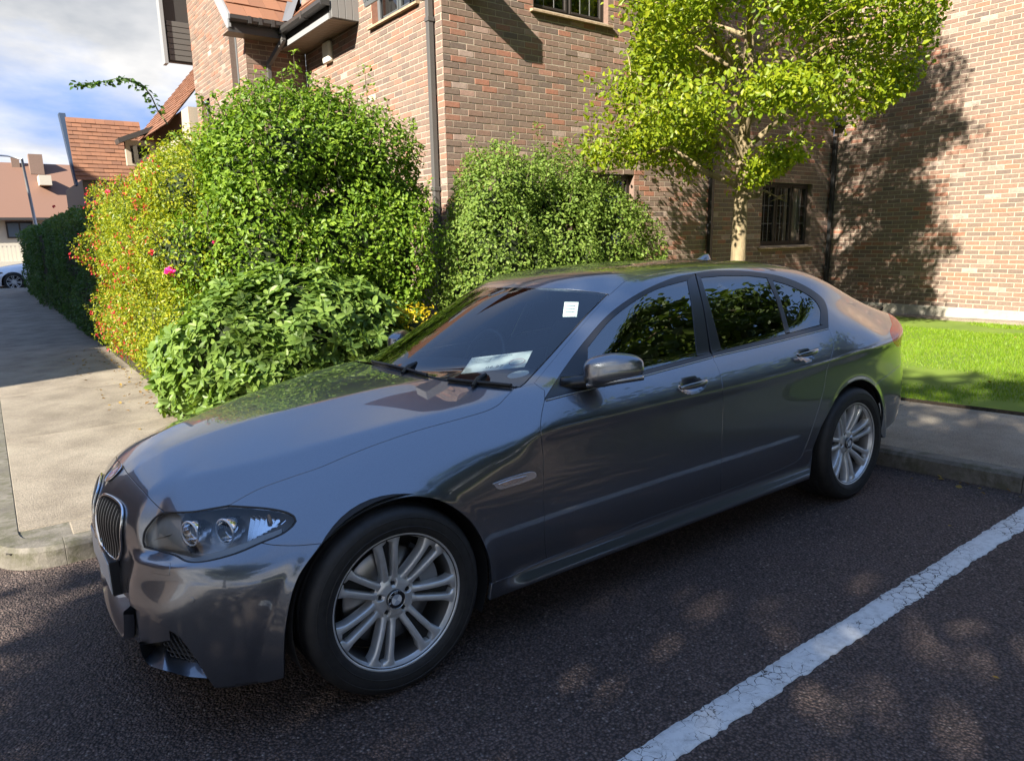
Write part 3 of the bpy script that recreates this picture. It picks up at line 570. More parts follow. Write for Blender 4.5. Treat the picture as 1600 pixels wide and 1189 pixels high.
# ------------------------------------------------------------------ plants
def unit(v): return v/(np.linalg.norm(v, axis=-1, keepdims=True)+1e-9)
def leaf_mesh(name, P, Nn, size, m, rg, aspect=.5, fold=.25, droop=.3, along=None, broad=False):
    """one folded leaf at every point P: base, sides, tip round a midrib"""
    k = len(P); Nn = unit(Nn); r = unit(rg.normal(size=(k, 3)))
    t = along if along is not None else unit(np.cross(Nn, r)); t = unit(t-Nn*(t*Nn).sum(1)[:, None]*.999); b = np.cross(Nn, t)
    s = np.broadcast_to(size, k)[:, None]
    def pt(f, w, c): return P+t*s*f+b*s*aspect*w+Nn*s*(c-droop*.4*f*f)
    if broad:
        V = np.stack([pt(0, 0, 0), pt(.22, .40, fold*.26), pt(.55, .5, fold*.32), pt(.84, .33, fold*.2), pt(1, 0, 0), pt(.84, -.33, fold*.2), pt(.55, -.5, fold*.32), pt(.22, -.40, fold*.26), pt(.22, 0, 0), pt(.55, 0, 0), pt(.82, 0, 0)], 1)
        T = [(0, 8, 1), (8, 9, 2), (8, 2, 1), (9, 10, 3), (9, 3, 2), (10, 4, 3), (0, 7, 8), (8, 7, 6), (8, 6, 9), (9, 6, 5), (9, 5, 10), (10, 5, 4)]
    else:
        V = np.stack([pt(0, 0, 0), pt(.36, .5, fold*.4), pt(1, 0, 0), pt(.36, -.5, fold*.4), pt(.5, 0, -.02), pt(.72, .36, fold*.25), pt(.72, -.36, fold*.25)], 1)
        T = [(0, 4, 1), (4, 5, 1), (4, 2, 5), (0, 3, 4), (4, 3, 6), (4, 6, 2)]
    n_ = V.shape[1]; o = (np.arange(k)*n_)[:, None]
    return fastmesh(name, V.reshape(-1, 3), np.concatenate([o+np.array([q]) for q in T]), m)
def lumps_points(lumps, n, rg, depth=.30, seed=0, nscale=2.2, namp=.35, cull=.72):
    """points in the outer shell of a union of noisy ellipsoids (cx,cy,cz,rx,ry,rz)"""
    Ls = np.array(lumps, float); w = (Ls[:, 3]*Ls[:, 4]+Ls[:, 4]*Ls[:, 5]+Ls[:, 3]*Ls[:, 5]); idx = rg.choice(len(Ls), int(n*1.5), p=w/w.sum())
    d = unit(rg.normal(size=(len(idx), 3))); c = Ls[idx, :3]; r = Ls[idx, 3:]
    q = 1-depth*rg.random(len(idx))**1.7
    nn = vnoise((c+d*r)*nscale+50, seed)*.65+vnoise((c+d*r)*nscale*2.7+50, seed+1)*.35
    P = c+d*r*(q*(1+namp*(nn-.5)*2))[:, None]
    N_ = unit(d/r)
    keep = np.ones(len(P), bool)
    for i, L_ in enumerate(Ls):
        e = (((P-L_[:3])/L_[3:])**2).sum(1); keep &= ~((e < cull**2) & (idx != i))
    return P[keep][:n], N_[keep][:n]
DARKCORE = mat('dark_core', (.016, .026, .007), .95)  # dark solid blobs blocking light and view, in place of shaded shrub insides
def core(lumps, parent, k=.66, name='dark_core'):
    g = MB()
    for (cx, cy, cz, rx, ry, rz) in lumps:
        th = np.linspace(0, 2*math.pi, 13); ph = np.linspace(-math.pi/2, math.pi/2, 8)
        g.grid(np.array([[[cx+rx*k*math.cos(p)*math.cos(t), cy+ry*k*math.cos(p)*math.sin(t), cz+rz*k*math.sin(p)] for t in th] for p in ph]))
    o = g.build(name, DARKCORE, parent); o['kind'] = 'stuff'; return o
BARK = mat('bark', (.20, .15, .09), .9); n1 = nz(BARK, 14, 6, .7, 'Object', (1, 1, .35)); lk(BARK, ramp(BARK, n1.outputs[0], [(.3, (.13, .10, .06)), (.55, (.26, .20, .115)), (.75, (.34, .27, .16))]).outputs[0], bsdf(BARK).inputs['Base Color']); bump(BARK, n1.outputs[0], .8, .02)
TWIG = mat('twig', (.09, .065, .04), .9)
def shrub(name, label, cat, lumps, n, size, m, seed, group=None, aspect=.5, depth=.30, outw=.75, upw=.35, nscale=2.2, namp=.35, corek=.66, shoots=(), cull=.72, fold=.25, droop=.3, nshoot=0, slen=.28):
    rg = np.random.default_rng(seed); Ls = np.array(lumps); base = (float(Ls[:, 0].mean()), float(Ls[:, 1].mean()), PZ)
    e = empty(name, base); tag(e, label, cat, group); O = np.array(base)
    P, N_ = lumps_points(lumps, n, rg, depth, seed, nscale, namp, cull); ok = P[:, 2] > PZ+.03; P, N_ = P[ok], N_[ok]
    nrm = unit(N_*outw+rg.normal(size=P.shape)*.55+np.array([0, 0, upw])); sz = size*(.6+.7*rg.random(len(P)))
    al = unit(N_*.6+rg.normal(size=P.shape)*.7+np.array([0, 0, .25]))
    if nshoot:
        cand = np.where(N_[:, 2] > -.05)[0]; pick = rg.choice(cand, nshoot); shoots = list(shoots)+[(P[i, 0], P[i, 1], P[i, 2]-.05, slen*(.35+rg.random()), float(N_[i, 0])*1.6+rg.normal(0, .5)) for i in pick]
    Ps, Ns, Ss, As = [P], [nrm], [sz], [al]; stems = MB()
    for (x, y, z, h, lean) in shoots:
        pts = np.array([[x+lean*t*h*.25+.02*math.sin(3*t+x*9), y+.02*math.cos(4*t), z+h*t] for t in np.linspace(0, 1, 8)]); stems.tube(pts-O, np.linspace(.006, .002, 8), 5)
        kk = int(h*size**-1*7); t = rg.random(kk); p = np.stack([np.interp(t, np.linspace(0, 1, 8), pts[:, i]) for i in range(3)], -1); wid = (.05+.10*(1-t))*(h/.5)**.5
        dd = unit(rg.normal(size=(kk, 3))*[1, 1, .3]); p = p+dd*wid[:, None]*rg.random(kk)[:, None]; Ps.append(p); Ns.append(unit(dd*.5+[0, 0, .6]+rg.normal(size=dd.shape)*.4)); Ss.append(size*(.5+.6*rg.random(kk))); As.append(unit(dd+[0, 0, .6]))
    P, nrm, sz, al = np.vstack(Ps), np.vstack(Ns), np.concatenate(Ss), np.vstack(As)
    cr = obj('foliage', leaf_mesh(name+'_foliage', P-O, nrm, sz, m, rg, aspect, fold, droop, al), None, e)
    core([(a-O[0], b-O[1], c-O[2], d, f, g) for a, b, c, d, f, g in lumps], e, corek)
    for k in range(6):
        a = rg.random()*6.28; L_ = lumps[rg.integers(len(lumps))]; p0 = np.array([L_[0]+.15*math.cos(a), L_[1]+.15*math.sin(a), PZ-.02]); p1 = np.array([L_[0]+L_[3]*.5*math.cos(a), L_[1]+L_[4]*.5*math.sin(a), L_[2]])
        stems.tube(np.array([p0, (p0+p1)/2+rg.normal(size=3)*.04, p1])-O, [.018, .014, .006], 6)
    stems.build('stems', TWIG, e).__setitem__('kind', 'stuff')
    return e, O, P, nrm
G1 = leafmat('leaf_privet', [(.075, .145, .014), (.120, .210, .018), (.170, .265, .024), (.215, .305, .032)], .48, .34, .28)
G2 = leafmat('leaf_viburnum', [(.095, .165, .034), (.130, .210, .040), (.165, .250, .048), (.200, .285, .060)], .45, .32, .32)
G3 = leafmat('leaf_light', [(.100, .165, .030), (.140, .215, .038), (.185, .265, .048), (.225, .295, .065)], .5, .38, .25)
G4 = leafmat('leaf_fuchsia', [(.090, .145, .012), (.180, .235, .014), (.270, .305, .016), (.360, .345, .018)], .45, .38, .4)
G5 = leafmat('leaf_tree', [(.105, .165, .008), (.170, .235, .010), (.235, .295, .012), (.300, .330, .016)], .45, .42, .4)
G6 = leafmat('leaf_hedge', [(.050, .110, .034), (.078, .160, .042), (.110, .200, .050)], .45, .3, .4)
G7 = leafmat('leaf_gold', [(.38, .30, .015), (.50, .38, .015), (.58, .44, .02)], .45, .35, .4)
RED = leafmat('petal_red', [(.50, .02, .03), (.62, .04, .06), (.70, .05, .10)], .5, .3, .3); PINKF = leafmat('petal_pink', [(.75, .02, .22), (.80, .04, .28)], .5, .3, .3)
R1 = np.random.default_rng(21)
# viburnum in front: broad leaves in whorls
vl = [(.72, 3.30, .62, .58, .60, .66), (1.20, 3.20, .68, .60, .58, .72), (1.68, 3.25, .60, .52, .56, .62), (.42, 3.75, .45, .36, .48, .50), (2.0, 3.35, .42, .40, .48, .45), (.92, 3.0, .40, .58, .43, .42)]
rg = np.random.default_rng(5); Pc, Nc = lumps_points(vl, 2700, rg, .25, 5, 2.5, .26, .75)
vb = empty('viburnum_shrub', (.95, 3.3, PZ)); tag(vb, 'low broad-leaved evergreen shrub bulging beside the bonnet', 'shrub'); OV = np.array([.95, 3.3, PZ])
Pl, Nl, Al, Sl = [], [], [], []
for p, n_ in zip(Pc, Nc):
    if p[2] < PZ+.06: continue
    ax = unit(n_*.8+[0, 0, .55]+rg.normal(size=3)*.35); u_ = unit(np.cross(ax, rg.normal(size=3))); v_ = np.cross(ax, u_); k = rg.integers(5, 8); ph = rg.random()*6.28
    for j in range(k):
        a = ph+6.283*j/k; rd = u_*math.cos(a)+v_*math.sin(a); al = unit(rd+ax*(.15+.5*rg.random())); Pl.append(p+rd*.006-ax*.01*j/k); Al.append(al); Nl.append(unit(ax-rd*.35+rg.normal(size=3)*.18)); Sl.append(.058+.048*rg.random())
Pl, Nl, Al, Sl = map(np.array, (Pl, Nl, Al, Sl))
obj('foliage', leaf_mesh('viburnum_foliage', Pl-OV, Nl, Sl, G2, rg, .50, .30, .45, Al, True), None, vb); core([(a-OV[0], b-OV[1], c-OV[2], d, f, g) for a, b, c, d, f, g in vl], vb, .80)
# tall privet with upright shoots
tl_ = [(1.25, 4.15, 1.35, .70, .62, 1.20), (2.00, 4.10, 1.45, .80, .62, 1.25), (2.50, 4.0, 1.35, .50, .55, 1.10), (1.60, 4.15, 2.35, .72, .58, .72), (2.25, 4.05, 2.25, .66, .55, .62), (1.15, 4.3, 2.25, .42, .45, .52), (2.58, 3.95, 1.9, .34, .45, .6), (1.9, 4.1, 2.5, .5, .5, .45)]
sh = [(1.10, 4.1, 2.6, .40, -.2), (1.62, 4.0, 2.85, .50, .1), (1.36, 4.1, 2.7, .45, -.1), (2.38, 4.0, 2.65, .66, -.2), (2.52, 3.95, 2.5, .50, .1), (1.95, 4.1, 2.8, .38, 0), (2.75, 3.9, 2.35, .45, .2), (1.25, 4.0, 2.6, .40, 0), (1.80, 4.05, 2.85, .34, .1), (2.10, 4.0, 2.7, .32, -.1), (1.5, 4.0, 2.8, .35, -.1)]
shrub('privet_shrub', 'tall glossy dark green shrub with upright shoots against the house corner', 'shrub', tl_, 38000, .052, G1, 31, None, .55, .40, .7, .4, 1.9, .60, .50, sh, nshoot=130, slen=.24)
# lighter shrub under the front wall
ll = [(3.75, 3.75, 1.25, .75, .6, 1.05), (4.45, 3.80, 1.35, .80, .6, 1.1), (5.25, 3.85, 1.25, .78, .6, 1.05), (5.90, 3.85, 1.05, .58, .55, .90), (4.1, 3.85, 2.05, .62, .5, .55), (4.8, 3.9, 2.0, .66, .5, .55), (3.45, 3.7, .9, .5, .5, .8), (5.45, 3.9, 1.8, .58, .45, .50), (3.6, 3.8, 1.9, .4, .4, .45)]
sh = [(3.55, 3.8, 2.15, .42, -.1), (4.0, 3.8, 2.4, .36, 0), (4.42, 3.85, 2.4, .50, .1), (4.75, 3.8, 2.4, .32, .1), (5.1, 3.8, 2.25, .36, .2), (5.5, 3.8, 2.1, .32, .2)]
shrub('pale_shrub', 'light green small-leaved rounded shrub below the front wall of the house', 'shrub', ll, 46000, .043, G3, 32, None, .62, .38, .7, .4, 2.1, .54, .52, sh, nshoot=130, slen=.22)
# golden shrub
shrub('golden_shrub', 'small bright yellow leaved shrub between the two green shrubs', 'shrub', [(2.32, 3.15, .62, .30, .28, .36), (2.10, 3.3, .80, .20, .2, .26), (2.65, 3.2, .50, .28, .26, .30)], 900, .055, G7, 33, None, .5, .35, .6, .5, 3, .3, .55)
# flowering hedge along the path
fl = [(.68, 4.55+.62*k, .62+.06*math.sin(k*1.7), .50, .50, .64) for k in range(8)]+[(.72, 4.6+.62*k, 1.45+.10*math.sin(k*2.3), .55+.03*math.sin(k), .52, .62) for k in range(8)]+[(.80, 4.9+.7*k, 2.0+.10*math.sin(k*1.3+1), .50, .50, .42) for k in range(6)]
e, O, P, N_ = shrub('fuchsia_hedge', 'yellow-green flowering hedge with red blooms lining the sunny path', 'hedge', fl, 62000, .038, G4, 34, None, .55, .34, .7, .3, 2.6, .42, .50, nshoot=160, slen=.17)
k = R1.choice(len(P), 4000, replace=False); k = k[(P[k, 0] < .45) | (P[k, 2] > 1.6)]; pr = (vnoise(P[k]*1.1, 77) > .50) & (P[k, 1] > 4.9); k = k[pr][:520]
FP = np.repeat(P[k]-O+unit(N_[k])*.03, 5, 0)+R1.normal(0, .012, (len(k)*5, 3)); obj('blooms', leaf_mesh('blooms', FP, unit(R1.normal(size=FP.shape)), .030, RED, R1, .5, .2, .6, unit(R1.normal(size=FP.shape)*.5+[0, 0, -1])), None, e)
def rose(loc, r=.05, m=PINKF):
    P = []; A = []; N2 = []
    for ring, (kk, el) in enumerate(((5, .2), (6, .5), (5, .9), (4, 1.3))):
        for j in range(kk):
            a = 6.283*j/kk+ring*.5; d = np.array([-math.cos(el)*.3+math.cos(a)*math.cos(el), math.sin(a)*math.cos(el)-.4, math.sin(el)]); P.append([0, 0, 0]); A.append(unit(d)); N2.append(unit(np.array([-.4, -.7, .6])+R1.normal(size=3)*.3))
    o = obj('rose_bloom', leaf_mesh('rose_bloom', np.array(P), np.array(N2), r, m, R1, .8, .3, .3, np.array(A)), None, None, loc); return o
# climbing rose: light leaves above the hedge and a long arching cane against the sky
rl = [(1.05, 5.1, 2.05, .55, .6, .45), (1.0, 5.9, 2.35, .50, .6, .42), (1.2, 4.7, 1.75, .50, .45, .5), (1.25, 6.4, 2.5, .45, .5, .40)]
e, O, P, N_ = shrub('rose_bush', 'loose yellow-green climbing rose spilling over the top of the hedge', 'rose', rl, 9000, .045, G4, 35, None, .58, .42, .6, .5, 3.0, .45, .45)
cane = np.array([won(p, 1, 5.4) for p in ((262, 195), (246, 172), (236, 150), (222, 133), (204, 124), (188, 122), (160, 128), (138, 130), (121, 131))])
MB().tube(cane-O, np.linspace(.008, .003, len(cane)), 6).build('cane', mat('rose_cane', (.10, .11, .03), .7), e, True)
t = np.repeat(np.linspace(.12, 1, 17), 7); q = np.stack([np.interp(t, np.linspace(0, 1, len(cane)), cane[:, i]) for i in range(3)], -1); j = np.tile(np.arange(7), 17); dd = unit(np.stack([np.where(j % 2, 1, -1)*.6+0*t, 0*t-.3, -.5+.2*R1.random(len(t))], -1))
obj('cane_leaves', leaf_mesh('cane_leaves', q-O+dd*(.02*(j//2))[:, None]+R1.normal(0, .008, q.shape), unit(R1.normal(size=q.shape)+[0, -1, .8]), .055, leafmat('leaf_rose', [(.05, .11, .02), (.09, .16, .03)], .45, .4), R1, .6, .2, .3, dd), None, e)
for px, y in (((265, 425), 4.25), ((168, 300), 6.6), ((84, 323), 13.5), ((195, 305), 5.8), ((236, 395), 4.6), ((337, 378), 4.0), ((205, 394), 5.3)):
    o = rose(tuple(won(px, 1, y)-O), .058 if px[0] == 265 else .035, PINKF if px[0] in (265, 337) else RED); o.parent = e
# clipped hedges further on, in shade
def hedge(name, label, x0, x1, y0, y1, h, n, seed, group=None):
    rg = np.random.default_rng(seed); e = empty(name, ((x0+x1)/2, (y0+y1)/2, PZ)); tag(e, label, 'hedge', group); O = np.array([(x0+x1)/2, (y0+y1)/2, PZ])
    A = [(y1-y0)*h, (y1-y0)*(x1-x0), (x1-x0)*h]; f = rg.choice(3, n, p=np.array(A)/sum(A)); a, b = rg.random(n), rg.random(n)
    P = np.where((f == 0)[:, None], np.stack([0*a+x0, y0+(y1-y0)*a, PZ+h*b], -1), np.where((f == 1)[:, None], np.stack([x0+(x1-x0)*a, y0+(y1-y0)*b, 0*a+PZ+h], -1), np.stack([x0+(x1-x0)*a, 0*a+y0, PZ+h*b], -1)))
    N_ = np.array([[-1, 0, .1], [0, 0, 1], [0, -1, .1]])[f]; bp_ = (vnoise(P*1.6, seed)-.5)*.34+(vnoise(P*5, seed+1)-.5)*.12-.08*rg.random(n)**2; P = P+N_*bp_[:, None]
    obj('foliage', leaf_mesh(name+'_foliage', P-O, unit(N_*.6+rg.normal(size=P.shape)*.6+[0, 0, .3]), .040*(.7+.7*rg.random(n))*(1 if y0 < 12 else 1.5), G6, rg, .6, .25, .3), None, e)
    MB().box((x0+.16-O[0], y0+.16-O[1], 0), (x1-.16-O[0], y1-O[1], h-.18)).build('dark_core', DARKCORE, e)
hedge('clipped_hedge', 'dark green clipped hedge next after the flowering hedge along the path', .30, 1.45, 9.6, 18.4, 2.1, 26000, 41, 'clipped hedges by the path')
hedge('clipped_hedge', 'furthest dark clipped hedge along the path near the parked cars', .20, 1.45, 18.9, 27, 2.0, 12000, 42, 'clipped hedges by the path')
# ------------------------------------------------------------------ trees
def tree(name, label, base, trunk_r, fork, height, rad, nleaf, lsize, m, seed, cz=None, sq=1.0, bark=BARK, skew=(0, 0), nb=26, clump=.42, group=None, trunk_lean=(0, 0), density=None, low=0.0, flat=1.0, shape=None):
    rg = np.random.default_rng(seed); e = empty(name, base); tag(e, label, 'tree', group)
    tr = MB(); top = np.array([trunk_lean[0], trunk_lean[1], height*.80])
    pts = np.array([top*t+np.array([.05*math.sin(t*5+seed), .05*math.cos(t*4), 0])*t for t in np.linspace(0, 1, 14)]); rr = trunk_r*(1-.85*np.linspace(0, 1, 14)**.8); rr[0] *= 1.35; tr.tube(pts, rr, 12); tr.build('trunk', bark, e, True)
    br = MB(); ends = []
    for k in range(nb):
        t = (fork/height/.8)+(1-fork/height/.8)*(k/nb)**.9; p0 = np.array([np.interp(t, np.linspace(0, 1, 14), pts[:, i]) for i in range(3)]); a = k*2.399+rg.normal(0, .3)
        hh = (p0[2]-fork)/(height-fork); ln = rad*(.55+.55*math.sin(math.pi*min(1, .18+hh*.85)))*(.75+.4*rg.random()); up_ = .25+.55*hh+rg.normal(0, .12)
        d = np.array([math.cos(a), math.sin(a)*sq, up_]); d /= np.linalg.norm(d[:2]); p1 = p0+d*ln*.5+[0, 0, .10*ln]; p2 = p0+d*ln+[skew[0]*ln, skew[1]*ln, -.10*ln*flat]
        while shape and ln > .5 and not shape(np.array([p2]))[0]:
            ln *= .85; p1 = p0+d*ln*.5+[0, 0, .10*ln]; p2 = p0+d*ln+[skew[0]*ln, skew[1]*ln, -.10*ln*flat]
        r0 = trunk_r*.36*(1-.6*hh); br.tube(np.array([p0, (p0+p1)/2+rg.normal(size=3)*.05, p1, (p1+p2)/2+rg.normal(size=3)*.06, p2]), [r0, r0*.8, r0*.55, r0*.35, .006], 6)
        for q in (p1*.5+p2*.5, p1*.15+p2*.85, p2):
            for j in range(2):
                s_ = q+rg.normal(size=3)*np.array([.40, .40, .28])*ln*.30; br.tube(np.array([q, (q+s_)/2+rg.normal(size=3)*.03, s_]), [r0*.25, r0*.18, .004], 4); ends.append(s_)
            ends.append(q)
    br.build('branches', bark, e, True)
    E_ = np.array(ends); idx = rg.integers(0, len(E_), nleaf); u_ = unit(rg.normal(size=(nleaf, 3)))*(rg.random(nleaf)**.5)[:, None]; cs = clump*(.6+.8*rg.random(len(E_)))
    P = E_[idx]+u_*np.array([1, 1, .62])*cs[idx][:, None]; keep_ = (P[:, 2] > low) & (shape(P) if shape else True); P = P[keep_]; idx = idx[keep_]
    nrm = unit(unit(P-E_[idx]+1e-6)*.5+rg.normal(size=P.shape)*.75+[-.2, -.15, .45])
    obj('crown', leaf_mesh(name+'_crown', P, nrm, lsize*(.6+.8*rg.random(len(P))), m, rg, .58, .25, .35), None, e); return e
def crown_shape(P):
    lat = .588*P[:, 0]-.809*P[:, 1]
    return (P[:, 2] > 2.0+.62*np.maximum(lat-.1, 0)) & (lat > np.where(P[:, 2] > 3.3, -1.32, -1.98)+.4*(vnoise(P*2, 5)-.5)) & (lat < 1.85+.4*(vnoise(P*2, 6)-.5))
tree('lawn_tree', 'young tree with bright yellow-green leaves standing on the lawn', (6.42, 2.45, float(lz(2.45))-.02), .115, 1.95, 8.6, 1.85, 88000, .062, G5, 8, nb=58, clump=.46, low=2.0, shape=crown_shape, trunk_lean=(.15, .05))
# tall trees behind the viewer: they shade the bay and stand in the car's reflections
GB = leafmat('leaf_dark', [(.045, .080, .016), (.075, .120, .020), (.110, .160, .028)], .5, .3, .4)
tree('shade_tree', 'broad tree left of the bay whose shadow falls on the car', (-8.2, -5.8, 0), .24, 3.2, 9.8, 3.0, 25000, .19, GB, 51, nb=34, clump=.75)
for k, (x, y, h_, r_) in enumerate(((4.8, -11.5, 8.2, 4.0), (10.4, -11.0, 8.2, 4.2), (16.5, -12, 9.6, 4.5))):
    tree('street_tree', ['dark broad tree straight across the car park', 'dark broad tree across the car park beyond the rear wheel', 'farthest dark tree across the car park', 'dark broad tree across the car park behind the viewer'][k], (x, y, .1), .3, 2.2, h_, r_, 17000, .36, GB, 60+k, nb=34, clump=1.25, group='trees across the car park')

hedge('screen_hedge', 'unseen dark hedge added to block low sky across the car park', -9, 26, -17.2, -16, 2.6, 9000, 45)  # unseen hedge added to block bright low sky in the car's reflections
# unseen annex and block across the street, shaped to cast the shadow on the far path
bk = empty('shadow_block', (-13.5, 14, 0)); tag(bk, 'unseen brick block across the street shaped to shadow the far path', 'building'); OB = np.array([-13.5, 14, 0])
MB().box((-4.5, 6.0-14, 0), (4.5, 14, 9.6)).build('wall', BRICK, bk); MB().box((-4.5, 3.7-14, 0), (4.5, 5.95-14, 6.1)).build('shadow_annex', BRICK, bk)
MB().prism([(-5, 5.9-14, 9.61), (5, 5.9-14, 9.61), (0, 5.9-14, 12.2)], (0, 22, 0)).build('roof', TILE, bk)
for k in range(7):
    for z in (1, 3.8, 6.6): w_ = MB().box((4.48, -6.4+2.9*k, z), (4.56, -5.2+2.9*k, z+1.3)).build('window', FRAME, bk)
# fallen leaves
LIT = leafmat('leaf_litter', [(.20, .11, .03), (.30, .20, .05), (.16, .08, .03), (.35, .26, .08)], .8, .2, .2)
n_ = 260; lx = np.concatenate([.25-.5*R1.random(120)**2, 3.55+.16*R1.random(50), -1+4.5*R1.random(12), 5.6+5*R1.random(30)]); ly = np.concatenate([3.4+6*R1.random(120), -3+4*R1.random(50), -3+4*R1.random(12), -1.5+5*R1.random(30)])
lzv = np.where(lx > 5.4, hz(ly)+KH+.045, np.where((ly > 1.4), PZ+.006, np.where(lx > 3.72, hz(ly)+KH, hz(ly)+.006)))
ok = ~((lx > -.7) & (lx < 3.4) & (ly > -.95) & (ly < 1.2)); LP = np.stack([lx, ly, lzv], -1)[ok]
o = obj('fallen_leaves', leaf_mesh('fallen_leaves', LP, unit(R1.normal(size=LP.shape)*.25+[0, 0, 1]), .022+.03*R1.random(len(LP)), LIT, R1, .6, .3, -.2)); tag(o, 'scattered brown and yellow fallen leaves on the path and along the kerb', 'leaves', kind='stuff')
# ------------------------------------------------------------------ car body surface (x back from front axle, y across, z up)
class SP:                                              # natural cubic spline, linear beyond its ends
    def __init__(s, x, y):
        x = np.asarray(x, float); y = np.asarray(y, float); n = len(x); h = np.diff(x)
        A = np.zeros((n, n)); b = np.zeros(n); A[0, 0] = A[-1, -1] = 1
        for i in range(1, n-1):
            A[i, i-1], A[i, i], A[i, i+1] = h[i-1], 2*(h[i-1]+h[i]), h[i]; b[i] = 6*((y[i+1]-y[i])/h[i]-(y[i]-y[i-1])/h[i-1])
        s.m = np.linalg.solve(A, b); s.x, s.y, s.h = x, y, h
        s.d0 = (y[1]-y[0])/h[0]-h[0]/6*(2*s.m[0]+s.m[1]); s.d1 = (y[-1]-y[-2])/h[-1]+h[-1]/6*(s.m[-2]+2*s.m[-1])
    def __call__(s, t):
        t = np.asarray(t, float); tc_ = np.clip(t, s.x[0], s.x[-1]); i = np.clip(np.searchsorted(s.x, tc_)-1, 0, len(s.h)-1)
        a = (s.x[i+1]-tc_)/s.h[i]; b = 1-a
        v = a*s.y[i]+b*s.y[i+1]+((a**3-a)*s.m[i]+(b**3-b)*s.m[i+1])*s.h[i]**2/6
        return v+np.where(t < s.x[0], (t-s.x[0])*s.d0, 0)+np.where(t > s.x[-1], (t-s.x[-1])*s.d1, 0)
def sstep(a, b, t): t = np.clip((t-a)/(b-a), 0, 1); return t*t*t*(t*(6*t-15)+10)
def spl(t, s): return s*np.logaddexp(0, t/s)           # softplus ramp
def lmax(k, *fs):
    m = np.maximum.reduce(fs); return m+k*np.log(sum(np.exp((f-m)/k) for f in fs))
def lmin(k, *fs): return -lmax(k, *[-f for f in fs])

WID = SP([-.8, -.5, -.25, 0, .4, 1.2, 2.0, 2.9, 3.2, 3.4, 3.6, 3.8, 4.1], [.84, .885, .91, .924, .930, .931, .933, .937, .930, .910, .868, .800, .66])
SWZ = SP([-.4, .19, .41, .64, 1.0, 1.43, 1.75, 2.12, 2.7, 3.28, 3.55, 4.0], [.765, .79, .806, .820, .828, .834, .836, .841, .864, .892, .909, .94])
BELOW = SP([0, .02, .045, .08, .13, .20, .32, .44, .54, .66], [0, .0042, .0078, .0088, .0078, .0052, .0045, .014, .032, .062])
ZCEN = SP([-.80, -.74, -.68, -.5, -.25, 0, .3, .45, .8], [.665, .730, .772, .845, .906, .951, .994, 1.008, 1.04])
YCR = SP([-.75, -.55, -.46, -.27, -.11, .11, .23, .49, .7], [.33, .40, .46, .555, .60, .655, .685, .735, .75])
YC2 = SP([-.75, -.4, 0, .4, .7], [.12, .17, .28, .40, .48])
BELT = SP([.5, .70, 1.24, 1.71, 2.73, 3.2, 3.6], [.905, .932, .969, .999, 1.044, 1.05, 1.045])
XWS = SP([.90, 1.01, 1.10, 1.2, 1.3, 1.385, 1.45], [.21, .43, .615, .815, 1.02, 1.215, 1.38])
ROOF = SP([1.0, 1.25, 1.5, 1.8, 2.1, 2.5, 2.8, 3.0, 3.2, 3.4, 3.6, 3.8], [1.345, 1.387, 1.418, 1.438, 1.444, 1.436, 1.411, 1.372, 1.308, 1.228, 1.143, 1.055])
YG0 = SP([.6, 1.2, 2.0, 2.6, 3.0, 3.4, 3.8], [.806, .810, .813, .806, .782, .730, .67])   # glass half-width at z = 1.0
XF = SP([.10, .20, .30, .40, .47, .54, .60, .66, .70, .74, .80], [-.752, -.766, -.769, -.769, -.771, -.777, -.780, -.769, -.750, -.720, -.652])
def arch_r(x, z, cx, cz): return np.sqrt((x-cx)**2+(z-cz)**2)
